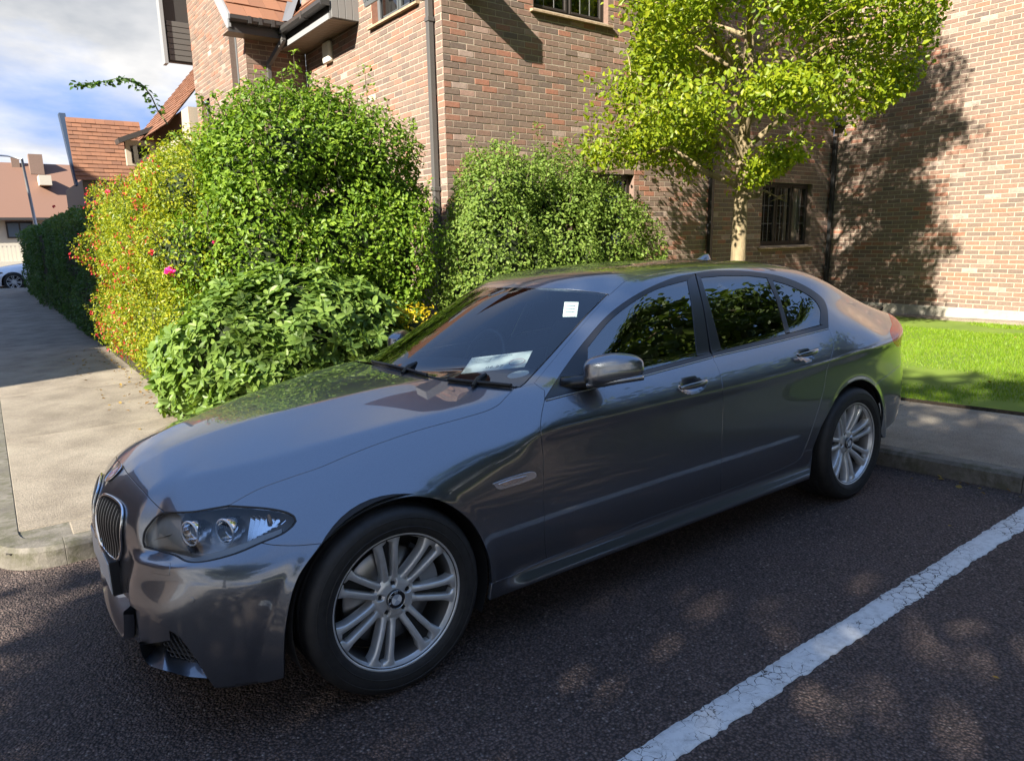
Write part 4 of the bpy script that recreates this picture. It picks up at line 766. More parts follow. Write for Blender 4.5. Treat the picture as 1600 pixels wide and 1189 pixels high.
def FB(P):
    x, z = P[:, 0], P[:, 2]; y = np.abs(P[:, 1])
    W = WID(x)+.030*sstep(3.2, 3.7, x)*(1-sstep(.52, .90, z)); zs = SWZ(x); u = z-zs
    ws = sstep(.02, .56, x)*(1-sstep(3.75, 4.1, x)); 
    up = spl(u, .009); dn = np.maximum(spl(-u, .009)-.0062*0, 0)
    yA = W-.58*up-1.0*up*up-BELOW(np.minimum(dn, .7))
    yB = W-1.25*np.maximum(z-.60, 0)**2-BELOW(np.clip(.83-z, .3, .7))+.0045
    ys = ws*yA+(1-ws)*yB
    rf = arch_r(x, z, .0, .335); rr = arch_r(x, z, 2.968, .335)
    fl = np.maximum(.926-.8*spl(rf-.384, .008), .933-.8*spl(rr-.384, .008))
    ys = ys+.040*np.exp(-((z-.222)/.042)**2)*sstep(.40, .55, x)*(1-sstep(2.6, 2.8, x))
    ys = lmax(.004, ys, np.where(z > .15, fl, 0))
    fside = y-ys
    # top of bonnet / wings / boot
    y2 = y*y
    drop = .070*y2+.26*spl(y-YCR(x), .008)+.15*spl(y-YC2(x), .006)+.36*spl(y-.785, .02)
    zh = ZCEN(x)-drop
    zbt = 1.066-.10*spl(x-3.55, .06)-.05*y2-.5*spl(y-.70, .03)-.35*spl(x-3.90, .02)
    zbelt = BELT(x)+.012-.25*(y-.86)
    m1 = sstep(.45, .85, x); m2 = sstep(2.9, 3.5, x)
    zt = zh*(1-m1)+m1*((1-m2)*zbelt+m2*zbt)
    ftop = (z-zt)*.93
    # front: nose, chamfered corner; ledge under the lamps
    zl = .560+.10*np.clip(y-.45, 0, .45)
    led = .030*(1-sstep(-.018, .022, z-zl))*sstep(.30, .52, y)*(1-sstep(-.62, -.30, x))
    vz = sstep(.40, .58, z)
    xf = XF(z)+(.18-.06*vz)*y2+.13*vz*(np.sqrt(y2+.0025)-.05)+.16*spl(y-.62, .06)
    rec = .040*sstep(.0, .075, (y-.405)*.8+(z-.62)*.45)*sstep(-.02, .02, z-zl)*(1-sstep(.62, .80, y))
    ffr = xf-x-led+rec
    lowr = 1.1*np.maximum(.40-z, 0)**2
    fch = -.640*(x+.560)+.768*(y-.785)+.05*spl(z-.62, .02)+lowr*.3-led*.7
    fr = x-(4.03-.12*y2-.9*spl(z-1.0, .02)-.35*spl(.45-z, .05)-1.2*np.maximum(z-.72, 0)**2)
    frc = .60*(x-3.835)+.80*(y-.785)
    kf = .022
    return lmax(kf, fside, ftop, ffr, fch, fr, frc)
def FG(P):
    x, z = P[:, 0], P[:, 2]; y = np.abs(P[:, 1]); y2 = y*y
    dz = z-1.0
    yg = YG0(x)-.40*dz-.24*dz*np.abs(dz)
    fs = (y-yg)*.88
    fr = (z-(ROOF(x)-.085*y2-.9*np.maximum(y-.45, 0)**2))*np.where(x > 2.9, .9, 1)
    fw = (XWS(z)+.97*y2*(1-.12*sstep(.4, .7, y))-x)*.40
    return np.maximum(lmax(.014, fs, lmax(.008, fr, fw)), BELT(x)-.07-z)
def FF(P):
    P = np.atleast_2d(P); x = P[:, 0]
    k = .006+.045*sstep(2.5, 3.0, x)
    a, b = FB(P), FG(P)
    f = lmin(1.0, a/k, b/k)*k
    # bowls behind the door handles
    y = np.abs(P[:, 1])
    for hx, hz in ((1.545, .887), (2.478, .930)):
        q = np.sqrt(((x-hx)/.098)**2+((P[:, 2]-hz)/.050)**2+((y-.925)/.042)**2)
        f = np.maximum(f, (1-q)*.04)
    return np.maximum(f, .18-P[:, 2])
def grad(P, e=8e-4):
    P = np.atleast_2d(P); g = np.empty_like(P)
    for i in range(3):
        d = np.zeros(3); d[i] = e; g[:, i] = FF(P+d)-FF(P-d)
    return g/(np.linalg.norm(g, axis=1)[:, None]+1e-12)
def cast(O, D, t0, t1, n=70, f=None):                  # first surface crossing along each ray
    f = f or FF; O = np.broadcast_to(O, D.shape) if np.ndim(O) == 1 else O; D = np.broadcast_to(D, O.shape)
    m = len(O); t = np.full(m, float(t0)); act = np.arange(m); ok = np.zeros(m, bool)
    for it in range(110):
        v = f(O[act]+D[act]*t[act, None]); t[act] += np.where(np.abs(v) < .004, .95, .62)*v
        fin = np.abs(v) < 3e-5; ok[act[fin]] = True; act = act[~fin & (t[act] < t1)]
        if not len(act): break
    ok[act] = np.abs(f(O[act]+D[act]*t[act, None])) < 2e-3 if len(act) else ok[act]
    return O+D*t[:, None], ok
def onbody(px, f=None):                                # measured points laid on the surface (rays that just miss take their nearest point)
    D = pray(px); P, ok = cast(PC, D, 1.3, 6.6, 0, f); bad = np.where(~ok)[0]
    if len(bad):
        ts = np.linspace(1.4, 6.4, 500)
        for i in bad:
            Q = PC+D[i]*ts[:, None]; v = (f or FF)(Q); j = int(np.argmin(v)); P[i] = Q[j]
            for _ in range(8): g_ = gradf(P[i:i+1], f or FF)[0]; P[i] = P[i]-g_*(f or FF)(P[i:i+1])[0]*.9
    return P, ok
def gradf(P, f, e=8e-4):
    g = np.empty_like(P)
    for i in range(3):
        dd = np.zeros(3); dd[i] = e; g[:, i] = f(P+dd)-f(P-dd)
    return g/(np.linalg.norm(g, axis=1)[:, None]+1e-12)
# ------------------------------------------------------------------ panels trimmed out of the body surface
def dense(pl, step):
    pl = np.asarray(pl, float); out = []
    for a, b in zip(pl[:-1], pl[1:]):
        n = max(1, int(np.ceil(np.linalg.norm(b-a)/step))); out += [a+(b-a)*k/n for k in range(n)]
    return np.array(out+[pl[-1]])
def curve(pl, step=3, smooth=True):                    # Catmull-Rom through the points, then evenly sampled
    pl = np.asarray(pl, float)
    if smooth and len(pl) > 2:
        ext = np.vstack([2*pl[0]-pl[1], pl, 2*pl[-1]-pl[-2]]); o = []
        for i in range(1, len(ext)-2):
            p0, p1, p2, p3 = ext[i-1:i+3]; n = max(2, int(np.linalg.norm(p2-p1)/step)+1)
            for t in np.arange(n)/n:
                d1, d2 = (p2-p0)/2, (p3-p1)/2
                l = np.linalg.norm(p2-p1); d1 = d1*min(1, l/(np.linalg.norm(d1)+1e-9)); d2 = d2*min(1, l/(np.linalg.norm(d2)+1e-9))
                o.append((2*t**3-3*t*t+1)*p1+(t**3-2*t*t+t)*d1+(-2*t**3+3*t*t)*p2+(t**3-t*t)*d2)
        pl = np.array(o+[pl[-1]])
    return dense(pl, step)
def Lpx(pl, smooth=True, f=None): return onbody(curve(pl, 3.0, smooth), f)[0]
def Lside(pl, smooth=True, f=None):
    q = curve(pl, .012, smooth); O = np.stack([q[:, 0], 0*q[:, 0]-1.3, q[:, 1]], -1); return cast(O, np.array([[0, 1.0, 0]]), 0, 1.3, 60, f)[0]
def Ltop(pl, smooth=True, f=None):
    q = curve(pl, .012, smooth); O = np.stack([q[:, 0], q[:, 1], 0*q[:, 0]+1.7], -1); return cast(O, np.array([[0, 0, -1.0]]), 0, 1.5, 90, f)[0]
def Lfront(pl, smooth=True, f=None):                   # (y, z) laid on from the front
    q = curve(pl, .012, smooth); O = np.stack([0*q[:, 0]-1.2, q[:, 0], q[:, 1]], -1); return cast(O, np.array([[1.0, 0, 0]]), 0, 1.5, 90, f)[0]
def Lrear(pl, smooth=True, f=None):
    q = curve(pl, .012, smooth); O = np.stack([0*q[:, 0]+4.5, q[:, 0], q[:, 1]], -1); return cast(O, np.array([[-1.0, 0, 0]]), 0, 2.2, 110, f)[0]
def cutmid(P):                                         # keep the near half (y <= 0) and end it exactly on the middle
    i = np.where(P[:, 1] <= 0)[0]; a, b = i.min(), i.max(); Q = P[a:b+1].copy()
    if a > 0:
        t = P[a-1, 1]/(P[a-1, 1]-P[a, 1]); Q = np.vstack([P[a-1]+t*(P[a]-P[a-1]), Q]); Q[0, 1] = 0
    if b < len(P)-1:
        t = P[b, 1]/(P[b, 1]-P[b+1, 1]); Q = np.vstack([Q, P[b]+t*(P[b+1]-P[b])]); Q[-1, 1] = 0
    return Q
def inside(q, poly):
    x, y = q[:, 0], q[:, 1]; r = np.zeros(len(q), bool); j = len(poly)-1
    for i in range(len(poly)):
        (xi, yi), (xj, yj) = poly[i], poly[j]
        if yi != yj: r ^= ((yi > y) != (yj > y)) & (x < (xj-xi)*(y-yi)/(yj-yi)+xi)
        j = i
    return r
def mindist(q, poly):
    d = np.full(len(q), 9.0)
    for k in range(0, len(q), 4000):
        d[k:k+4000] = np.sqrt(((q[k:k+4000, None]-poly[None])**2).sum(-1)).min(1)
    return d
def panel_mesh(pieces, d, h=.014, gap=.0018, flange=.014, sym=False, feats=(), inset=0, f=None, thick=0):
    f = f or FF
    d = np.asarray(d, float); d /= np.linalg.norm(d)
    e1 = np.cross([0, 0, 1.0] if abs(d[2]) < .9 else [0, 1.0, 0], d); e1 /= np.linalg.norm(e1); e2 = np.cross(d, e1)
    L = np.vstack(pieces)
    keep = [0]
    for i in range(1, len(L)):
        if np.linalg.norm(L[i]-L[keep[-1]]) > .0035: keep.append(i)
    L = L[keep]
    if np.linalg.norm(L[0]-L[-1]) < .0035: L = L[:-1]
    out = []                                           # even spacing
    for i in range(len(L)):
        a, b = L[i], L[(i+1) % len(L)]; n = max(1, int(np.linalg.norm(b-a)/(h*1.1)))
        out += [a+(b-a)*k/n for k in range(n)]
    L = np.array(out)
    mid = (np.abs(L[:, 1]) < 2e-4) if sym else np.zeros(len(L), bool)
    L[mid, 1] = 0
    n = grad(L); n[mid, 1] = 0
    q = np.stack([L@e1, L@e2], -1); area = .5*np.sum(q[:, 0]*np.roll(q[:, 1], -1)-q[:, 1]*np.roll(q[:, 0], -1))
    tn = np.roll(L, -1, 0)-np.roll(L, 1, 0); t = np.cross(tn, n)*(1 if area > 0 else -1); t /= np.linalg.norm(t, axis=1)[:, None]+1e-9
    if sym:
        t[:, 1][mid] = 0; t[mid] /= np.linalg.norm(t[mid], axis=1)[:, None]+1e-9
        inner = mid & np.roll(mid, 1) & np.roll(mid, -1)
    else: inner = mid
    B = L-t*gap*(~inner)[:, None]
    if area < 0: B, n, t, mid, inner = B[::-1], n[::-1], t[::-1], mid[::-1], inner[::-1]
    q = np.stack([B@e1, B@e2], -1); dep = B@d
    lo, hi = q.min(0), q.max(0)
    gx, gy = np.meshgrid(np.arange(lo[0], hi[0], h), np.arange(lo[1], hi[1], h*.866)); gx = gx+(np.arange(gx.shape[0]) % 2)[:, None]*h/2
    g = np.stack([gx.ravel(), gy.ravel()], -1)
    for ft, offs in feats:                             # crease lines get their own rows of points
        a = np.stack([ft@e1, ft@e2], -1); tt = np.gradient(a, axis=0); tt /= np.linalg.norm(tt, axis=1)[:, None]+1e-9; nn = np.stack([-tt[:, 1], tt[:, 0]], -1)
        g = g[mindist(g, a) > max(abs(o) for o in offs)+h*.5]; g = np.vstack([g]+[a+nn*o for o in offs])
    g = g[inside(g, q)]; g = g[mindist(g, q) > h*.45]
    dm0, dm1 = dep.max()+.25, dep.min()-.25
    O = g[:, :1]*e1+g[:, 1:2]*e2+d*dm0
    P, ok = cast(O, -d[None], 0, dm0-dm1, 60, f); g, P = g[ok], P[ok]
    nb = len(B); V2 = [Vector(v) for v in np.vstack([q, g]).tolist()]
    r = geometry.delaunay_2d_cdt(V2, [(i, (i+1) % nb) for i in range(nb)], [], 1, 1e-6)
    src = np.vstack([B, P]); sn = np.vstack([n, grad(P) if f is FF else gradf(P, f)]); V = []; NN = []; idx = []
    for v, ov in zip(r[0], r[3]):
        k = ov[0] if ov else int(np.argmin(((np.vstack([q, g])-np.array(v))**2).sum(1))); idx.append(k)
    remap = idx
    tri = [tuple(remap[i] for i in fc) for fc in r[2]]
    tri = [tt for tt in tri if len(set(tt)) == 3]
    V = src-sn*inset; NN = sn.copy()
    c = [np.cross(V[b]-V[a], V[c_]-V[a])@(sn[a]) for a, b, c_ in tri]
    tri = [x if s >= 0 else x[::-1] for x, s in zip(tri, c)]
    if flange:
        base = len(V); rings = [(.0009, .0004, .75, .66), (.0014, .0015, 1, .1), (.0012, flange, 1, 0)]
        Vs, Ns = [V], [NN]
        for k, (a, b, wt, wn) in enumerate(rings):
            Vs.append(B-n*inset+t*a*(~inner)[:, None]-n*b); m_ = t*wt+n*wn; m_ = m_+n*1e-4; Ns.append(m_/np.linalg.norm(m_, axis=1)[:, None])
        V = np.vstack(Vs); NN = np.vstack(Ns)
        for k in range(3):
            o0 = 0 if k == 0 else base+(k-1)*nb; o1 = base+k*nb
            for i in range(nb):
                j = (i+1) % nb
                if inner[i] and inner[j] or (mid[i] and mid[j]): continue
                tri.append((o0+i, o1+i, o1+j, o0+j))
    if sym:
        cm = np.abs(V[:, 1]) < 1e-5; V[cm, 1] = 0
        W2 = V*[1, -1, 1]; N2 = NN*[1, -1, 1]; mp_ = np.arange(len(V))+len(V); mp_[:len(src)][cm[:len(src)]] = np.where(cm[:len(src)])[0]
        tri = tri+[tuple(int(mp_[i]) for i in fc[::-1]) for fc in tri]; V = np.vstack([V, W2]); NN = np.vstack([NN, N2])
    used = sorted({i for fc in tri for i in fc}); mp2 = -np.ones(len(V), int); mp2[used] = np.arange(len(used))
    return V[used], [tuple(int(mp2[i]) for i in fc) for fc in tri], NN[used]
def panel(name, pieces, d, m, parent, far=True, **kw):
    V, T, NN = panel_mesh(pieces, d, **kw)
    o = obj(name, mesh(name, V, T, True, NN), m, parent)
    if far and not kw.get('sym'):
        obj(name, mesh(name, V*[1, -1, 1], [t[::-1] for t in T], True, NN*[1, -1, 1]), m, parent)
    return o
# ------------------------------------------------------------------ car: materials
PAINT = mat('car_paint', (.15, .155, .17), .33, .9, Coat_Weight=1.0, Coat_Roughness=.01, Coat_IOR=1.85)
_n = nz(PAINT, 9, 5, .6); _g = nz(PAINT, 900, 2, .5)
lk(PAINT, mixc(PAINT, ramp(PAINT, _g.outputs[0], [(.35, .0), (.7, 1.0)]).outputs[0], (.130, .145, .170), (.185, .202, .234)), bsdf(PAINT).inputs['Base Color'])
lk(PAINT, ramp(PAINT, _n.outputs[0], [(.35, .002), (.8, .02)]).outputs[0], bsdf(PAINT).inputs['Coat Roughness'])
TRIM = mat('black_trim', (.010, .010, .011), .32, 0, Coat_Weight=.25, Coat_Roughness=.2)
RUBBER = mat('black_rubber', (.012, .012, .012), .65)
PLAST = mat('black_plastic', (.014, .014, .015), .5)
PILLAR = mat('pillar_film', (.035, .038, .045), .28, .3, Coat_Weight=.5, Coat_Roughness=.15)
CHROME = mat('chrome', (.78, .79, .80), .10, 1)
SATIN = mat('satin_silver', (.55, .56, .57), .30, 1)
GLASS = glassmat(newmat('window_glass'), (.80, .88, .90), 1.8)
TINT = glassmat(newmat('tinted_glass'), (.05, .06, .065), 2.7)
LENS = glassmat(newmat('lamp_lens'), (.93, .95, .96), 1.5)

# ------------------------------------------------------------------ car: outlines measured on the body
FRONTCUT = [(187.5, 717), (189.6, 724), (201, 742), (221, 764.5), (241, 786), (256.5, 800)]
HL_TOP = [(256.5, 800), (299, 799), (332, 793.8), (357, 789.5)]
HL_TOP2 = [(357, 789.5), (415, 793.5), (445, 799), (459, 806), (462.5, 814)]
HL_OUT = [(462.5, 814), (457, 822), (441, 834), (408, 848)]
HL_BOT = [(408, 848), (373, 863), (340, 873), (312, 878), (292, 877), (274, 868), (250, 861), (226, 854.5)]
HL_IN = [(226, 854.5), (223.5, 845), (226, 830), (236, 815.3), (245, 806), (256.5, 800)]
HOODCUT = [(357, 789.5), (403, 764.5), (453, 746), (500, 730), (545, 711), (590, 693.5), (651, 673), (727, 652), (760, 642), (778, 633), (790, 621), (803, 607)]
HOODREAR = [(803, 607), (752, 602.5), (709.5, 598), (676.7, 592), (641, 583), (601, 574), (575, 567)]
FDOOR_F = [(851, 625), (846, 650), (844.7, 671), (846.5, 690), (848.5, 714), (850, 790), (851.5, 850), (854, 873)]
SILL1 = [(854, 873), (923, 847), (1017.6, 808), (1126, 770)]
SILL2 = [(1126, 770), (1200, 741), (1240, 724), (1250, 716), (1256.5, 704.5)]
BCUT = [(1113, 558), (1120, 572), (1127, 590), (1129.6, 620), (1129.6, 640), (1127.5, 700), (1126, 770)]
RCUT = [(1294.5, 513), (1300, 527), (1302.5, 541), (1298, 560), (1292.4, 577), (1287, 609.5), (1274, 655), (1256.5, 704.5)]
BELTF = [(851, 625), (925, 606.5), (1005, 587), (1113, 558)]
BELTR = [(1113, 558), (1200, 537), (1294.5, 513)]
FARCH = [(769, 911), (765.5, 876), (751.8, 840), (733.7, 812.7), (706.4, 791.5), (676, 778.5), (636.8, 776.3), (591.4, 788.4), (546, 812.7), (501, 851)]
FARCH2 = [(501, 851), (464, 906.5), (446, 982), (443.5, 1059)]
DLO = [(851, 623), (883, 573.8), (918.6, 527), (956.5, 486.8), (1002, 456.5), (1052, 434.5), (1085, 427.5)]
DLOR = [(1085, 427.5), (1115.7, 423.2), (1166, 424), (1216.7, 431.5), (1254.5, 445.4), (1284.8, 465.6), (1292.8, 483), (1294.5, 511)]
car = empty('saloon_car', (0, 0, 0), (TILT, 0, 0))
tag(car, 'dark grey metallic saloon car with silver alloy wheels parked in the bay', 'car')

swx = np.arange(.12, 3.62, .012)
SWL = cast(np.stack([swx, 0*swx-1.3, SWZ(swx)], -1), np.array([[0, 1.0, 0]]), 0, 1.0, 60)[0]
SWF = (SWL, (-.016, -.009, -.004, 0, .004, .009, .016))
hx_ = np.arange(-.62, .66, .012)
def _top(xs, ys): return cast(np.stack([xs, ys, 0*xs+1.7], -1), np.array([[0, 0, -1.0]]), 0, 1.4, 90)[0]
HC1 = (_top(hx_, -YCR(hx_)), (-.02, -.010, 0, .010, .02)); HC2 = (_top(hx_, -YC2(hx_)), (-.014, -.007, 0, .007, .014))

p_front = cutmid(Lpx(FRONTCUT)); p_rear = cutmid(Lpx(HOODREAR))
mid_hood = Ltop([(p_rear[-1][0], 0), (p_front[0][0], 0)], False); mid_hood[:, 1] = 0
panel('bonnet', [p_front, Lpx(HL_TOP), Lpx(HOODCUT), p_rear, mid_hood], (-.25, 0, 1), PAINT, car, sym=True, feats=[HC1, HC2], h=.016)
apil = [(803, 607), (813, 605), (834.6, 598.5), (851, 610)]
panel('front_wing', [Lpx(HOODCUT), Lpx(apil, False), Lpx([(851, 610), (851, 625)]), Lpx(FDOOR_F), Lpx([(854, 873), (800, 899), (769, 911)], False), Lpx(FARCH), Lpx([(501, 849), (466, 852), (430, 851.5), (408, 848)]), Lpx(HL_OUT[::-1]), Lpx(HL_TOP2[::-1])],
      (-.18, -.8, .55), PAINT, car, feats=[SWF])
panel('front_door', [Lpx(BELTF), Lpx(BCUT), Lpx(SILL1[::-1], False), Lpx(FDOOR_F[::-1])], (0, -1, .1), PAINT, car, feats=[SWF])
panel('rear_door', [Lpx(BELTR), Lpx(RCUT), Lpx(SILL2[::-1]), Lpx(BCUT[::-1])], (0, -1, .1), PAINT, car, feats=[SWF])
# side frame: windscreen pillar, roof rail, rear pillar, rear wing in one pressing
WSEDGE = [(834.6, 598.5), (863, 564), (890.7, 530), (922, 494), (951, 462), (976, 440)]
ws_e = Lpx(WSEDGE, False)
ditch = Ltop([(ws_e[-1][0]+.02, ws_e[-1][1]-.004), (1.7, -.578), (2.3, -.582), (2.75, -.560), (2.95, -.520), (3.30, -.500), (3.56, -.560)])
boot_side = Ltop([(3.56, -.560), (3.75, -.610), (3.84, -.640)])
tail_top = np.vstack([Lrear([(-.66, 1.02), (-.70, .99)], False)])
RARCH = [(1269.7, 702), (1283, 668), (1297, 640.8), (1313, 612.5), (1329, 598.4), (1345.4, 593.3), (1358, 597), (1366, 602.5)]
bc0 = Lpx([(1366, 602.5), (1385, 588), (1400, 576), (1406, 571)]); bump_cut = np.vstack([bc0, Lside([(bc0[-1][0], bc0[-1][2]), (3.68, .758), (3.80, .775)])])
TLF = Lpx([(1401, 541.5), (1396.5, 535), (1391, 519), (1394, 507)])
tl_low = Lside([(3.80, .775), (3.80, .815), (TLF[0][0]+.02, TLF[0][2]-.004), (TLF[0][0], TLF[0][2])], False); tl_top = Ltop([(TLF[-1][0], TLF[-1][1]), (3.78, -.70), (3.84, -.64)])
panel('side_frame', [Lpx(DLO), Lpx(DLOR), Lpx(RCUT), Lpx([(1256.5, 704.5), (1269.7, 702)]), Lpx(RARCH), bump_cut, tl_low, TLF, tl_top, boot_side[::-1], ditch[::-1], ws_e[::-1], Lpx([(834.6, 598.5), (851, 610)], False), Lpx([(851, 610), (851, 623)], False)],
      (.12, -.75, .62), PAINT, car, feats=[SWF], h=.012)
# sill
panel('sill', [Lpx([(769, 911), (800, 899), (854, 873)], False), Lpx(SILL1, False), Lpx(SILL2), Lpx([(1256.5, 704.5), (1269.7, 702)]), Lpx([(1269.7, 702), (1267.5, 725), (1264.6, 748)]), Lpx([(1264.6, 748), (1017, 842), (765, 937.5)], False), Lpx([(765, 937.5), (769, 911)], False)],
      (0, -1, .1), PAINT, car, gap=.001)
# roof
roof_f = cutmid(Lpx([(951, 459.5), (918, 455), (888, 452.3), (850, 450.3), (800, 449.3), (760, 450)]))
roof_b = Ltop([(2.95, -.520), (2.97, -.4), (2.985, -.2), (2.99, 0)])
mid_r = Ltop([(roof_f[-1][0], 0), (2.0, 0), (2.99, 0)]); mid_r[:, 1] = 0; roof_b[-1, 1] = 0
panel('roof', [roof_f[::-1], Lpx([(951, 462), (976, 440)], False), ditch[ditch[:, 0] < 2.95], roof_b, mid_r[::-1]], (0, 0, 1), PAINT, car, sym=True, h=.02)
ws_b = cutmid(Lpx([(812, 604.5), (752, 599), (709.5, 594.5), (676.7, 588.5), (641, 579.5), (601, 570.5), (575, 563)]))
mid_w = cast(np.stack([np.linspace(.2, 1.3, 80)*0-.5, np.zeros(80), np.linspace(ws_b[-1][2], roof_f[-1][2]-.004, 80)], -1), np.array([[1.0, 0, 0]]), 0, 2.2, 110)[0]; mid_w[:, 1] = 0
panel('windscreen', [ws_b, mid_w, roof_f[::-1], Lpx([(949, 460), (918, 491), (883, 530), (861.6, 554), (839.6, 578), (820, 599), (812, 604.5)], False)], (-.5, 0, .85), GLASS, car, sym=True, h=.025, flange=.004)

panel('pillar_strip', [Lpx([(949, 460), (918, 491), (883, 530), (861.6, 554), (839.6, 578), (820, 599), (813, 605)], False), Lpx([(813, 605), (834.6, 598.5)], False), Lpx([(834.6, 598.5), (863, 564), (890.7, 530), (922, 494), (951, 462)], False)], (-.4, -.5, .75), PAINT, car, gap=.0008, flange=.008)
# ------------------------------------------------------------------ bumpers, lamps, grille
OFF = lambda k: (lambda P: FF(P)+k)
p_fc = cutmid(Lpx(FRONTCUT))
INTAKE = [(336, 1075.7), (324.3, 1059), (308.6, 1033), (301.4, 1023), (278.6, 994), (260, 983), (233, 966), (207, 948.6)]
in_px = Lpx(INTAKE)
in_mid = Lfront([(in_px[-1][1], in_px[-1][2]), (-.30, .372), (-.2, .375), (0, .375)]); in_mid[-1, 1] = 0
mid_b = Lfront([(0, .375), (0, .5), (0, .66), (0, .72), (0, p_fc[0][2]-.002)], False); mid_b[:, 1] = 0
panel('front_bumper', [p_fc, Lpx(HL_IN[::-1]), Lpx(HL_BOT[::-1]), Lpx([(408, 848), (430, 851.5), (466, 852), (501, 849)]), Lpx(FARCH2), Lpx([(443.5, 1059), (403, 1069), (360, 1076), (336, 1075.7)]), in_px, in_mid, mid_b],
      (-.75, -.6, .18), PAINT, car, sym=True, h=.010)
def resamp(P, n):
    P = np.asarray(P, float); s = np.r_[0, np.cumsum(np.linalg.norm(np.diff(P, axis=0), axis=1))]; t = np.linspace(0, s[-1], n)
    return np.stack([np.interp(t, s, P[:, k]) for k in range(3)], -1)
def loft(name, A, B, m, parent, n=40, k=8, bulge=0, far=True, sym=False):
    A, B = resamp(A, n), resamp(B, n); G = np.array([[A[i]+(B[i]-A[i])*j/k for j in range(k+1)] for i in range(n)])
    if bulge:
        nn = np.cross(np.gradient(G, axis=0), np.gradient(G, axis=1)); nn /= np.linalg.norm(nn, axis=2)[..., None]+1e-9
        G = G+nn*(np.sin(np.linspace(0, math.pi, k+1))*bulge)[None, :, None]
    o = MB().grid(G).build(name, m, parent, True)
    if far: MB().grid(G*[1, -1, 1]).build(name, m, parent, True)
    return o
BL1 = Lpx([(217, 1004.5), (224, 1027), (235.7, 1040), (268.6, 1050), (292.9, 1056.4), (323.6, 1059)], True, OFF(-.003))
b2 = [onbody([p], OFF(k))[0][0] for p, k in (((219, 1003), .03), ((238, 1000.5), .06), ((260, 998), .07), ((271.4, 1013), .07), ((301.4, 1026), .055), ((316, 1046), .02))]
loft('intake_blade', BL1, curve(np.array(b2), .01), PAINT, car, bulge=0)
SFP = [(203, 944), (233, 963), (264, 983), (266, 1000), (240, 1004), (216, 1008), (205, 1000), (203, 975)]
V_, T_, n_ = panel_mesh([Lpx(SFP, False, OFF(.014))], (-.75, -.6, .18), h=.012, gap=0, flange=0, f=OFF(.014))
for s in (1, -1): obj('intake_strut', mesh('intake_strut', V_*[1, s, 1], T_ if s == 1 else [t[::-1] for t in T_], True), PAINT, car)
loft('lower_lip', BL1+[0, 0, -.001], BL1+[.05, .03, -.042], PLAST, car, n=30, k=3)
ycs = np.linspace(-.355, .355, 50)
cz0 = .205+.13*np.clip((np.abs(ycs)-.25)/.105, 0, 1)**2
L1 = cast(np.stack([0*ycs-1.2, ycs, cz0], -1), np.array([[1.0, 0, 0]]), 0, 1.2, 90)[0]
G = np.array([L1+[.01, 0, -.014], L1+[-.022, 0, -.004], L1+[-.020, 0, .006], L1+[.02, 0, .030], L1+[.075, 0, .060]])
MB().grid(G).build('splitter_blade', PAINT, car, True)
MB().box((-.62, -.30, .19), (-.58, .30, .36)).build('intake_back', PLAST, car)
MESHM = mat('intake_mesh', (.015, .015, .016), .4)
ip = [(260, 983), (278.6, 994), (301.4, 1023), (301.4, 1027), (271.4, 1014), (260, 998)]
mb = MB(); V_, T_, _ = panel_mesh([Lpx(ip, False, OFF(.052))], (-.75, -.6, .18), h=.01, gap=0, flange=0, f=OFF(.052)); mb.add(V_, T_)
c0 = V_.mean(0); ax1 = np.array([.55, -.83, 0.0]); 
for i in range(-8, 9):
    for j in range(-6, 7):
        p = c0+ax1*(i*.021+(j % 2)*.0105)+np.array([-.006, -.006, j*.017])
        pts = [p+ax1*.0105*math.cos(a)+np.array([0, 0, .0085*math.sin(a)]) for a in np.linspace(0, 2*math.pi, 7)]
        q, ok = onbody([[500, 500]])if False else (None, None)
        if np.min(np.linalg.norm(V_-p, axis=1)) < .0165: mb.tube(pts, .0022, 4, False)
mo = mb.build('intake_grille', MESHM, car)
m2 = mesh('intake_grille', np.vstack(mb.v)*[1, -1, 1], [f[::-1] for f in mb.f]); obj('intake_grille', m2, MESHM, car)

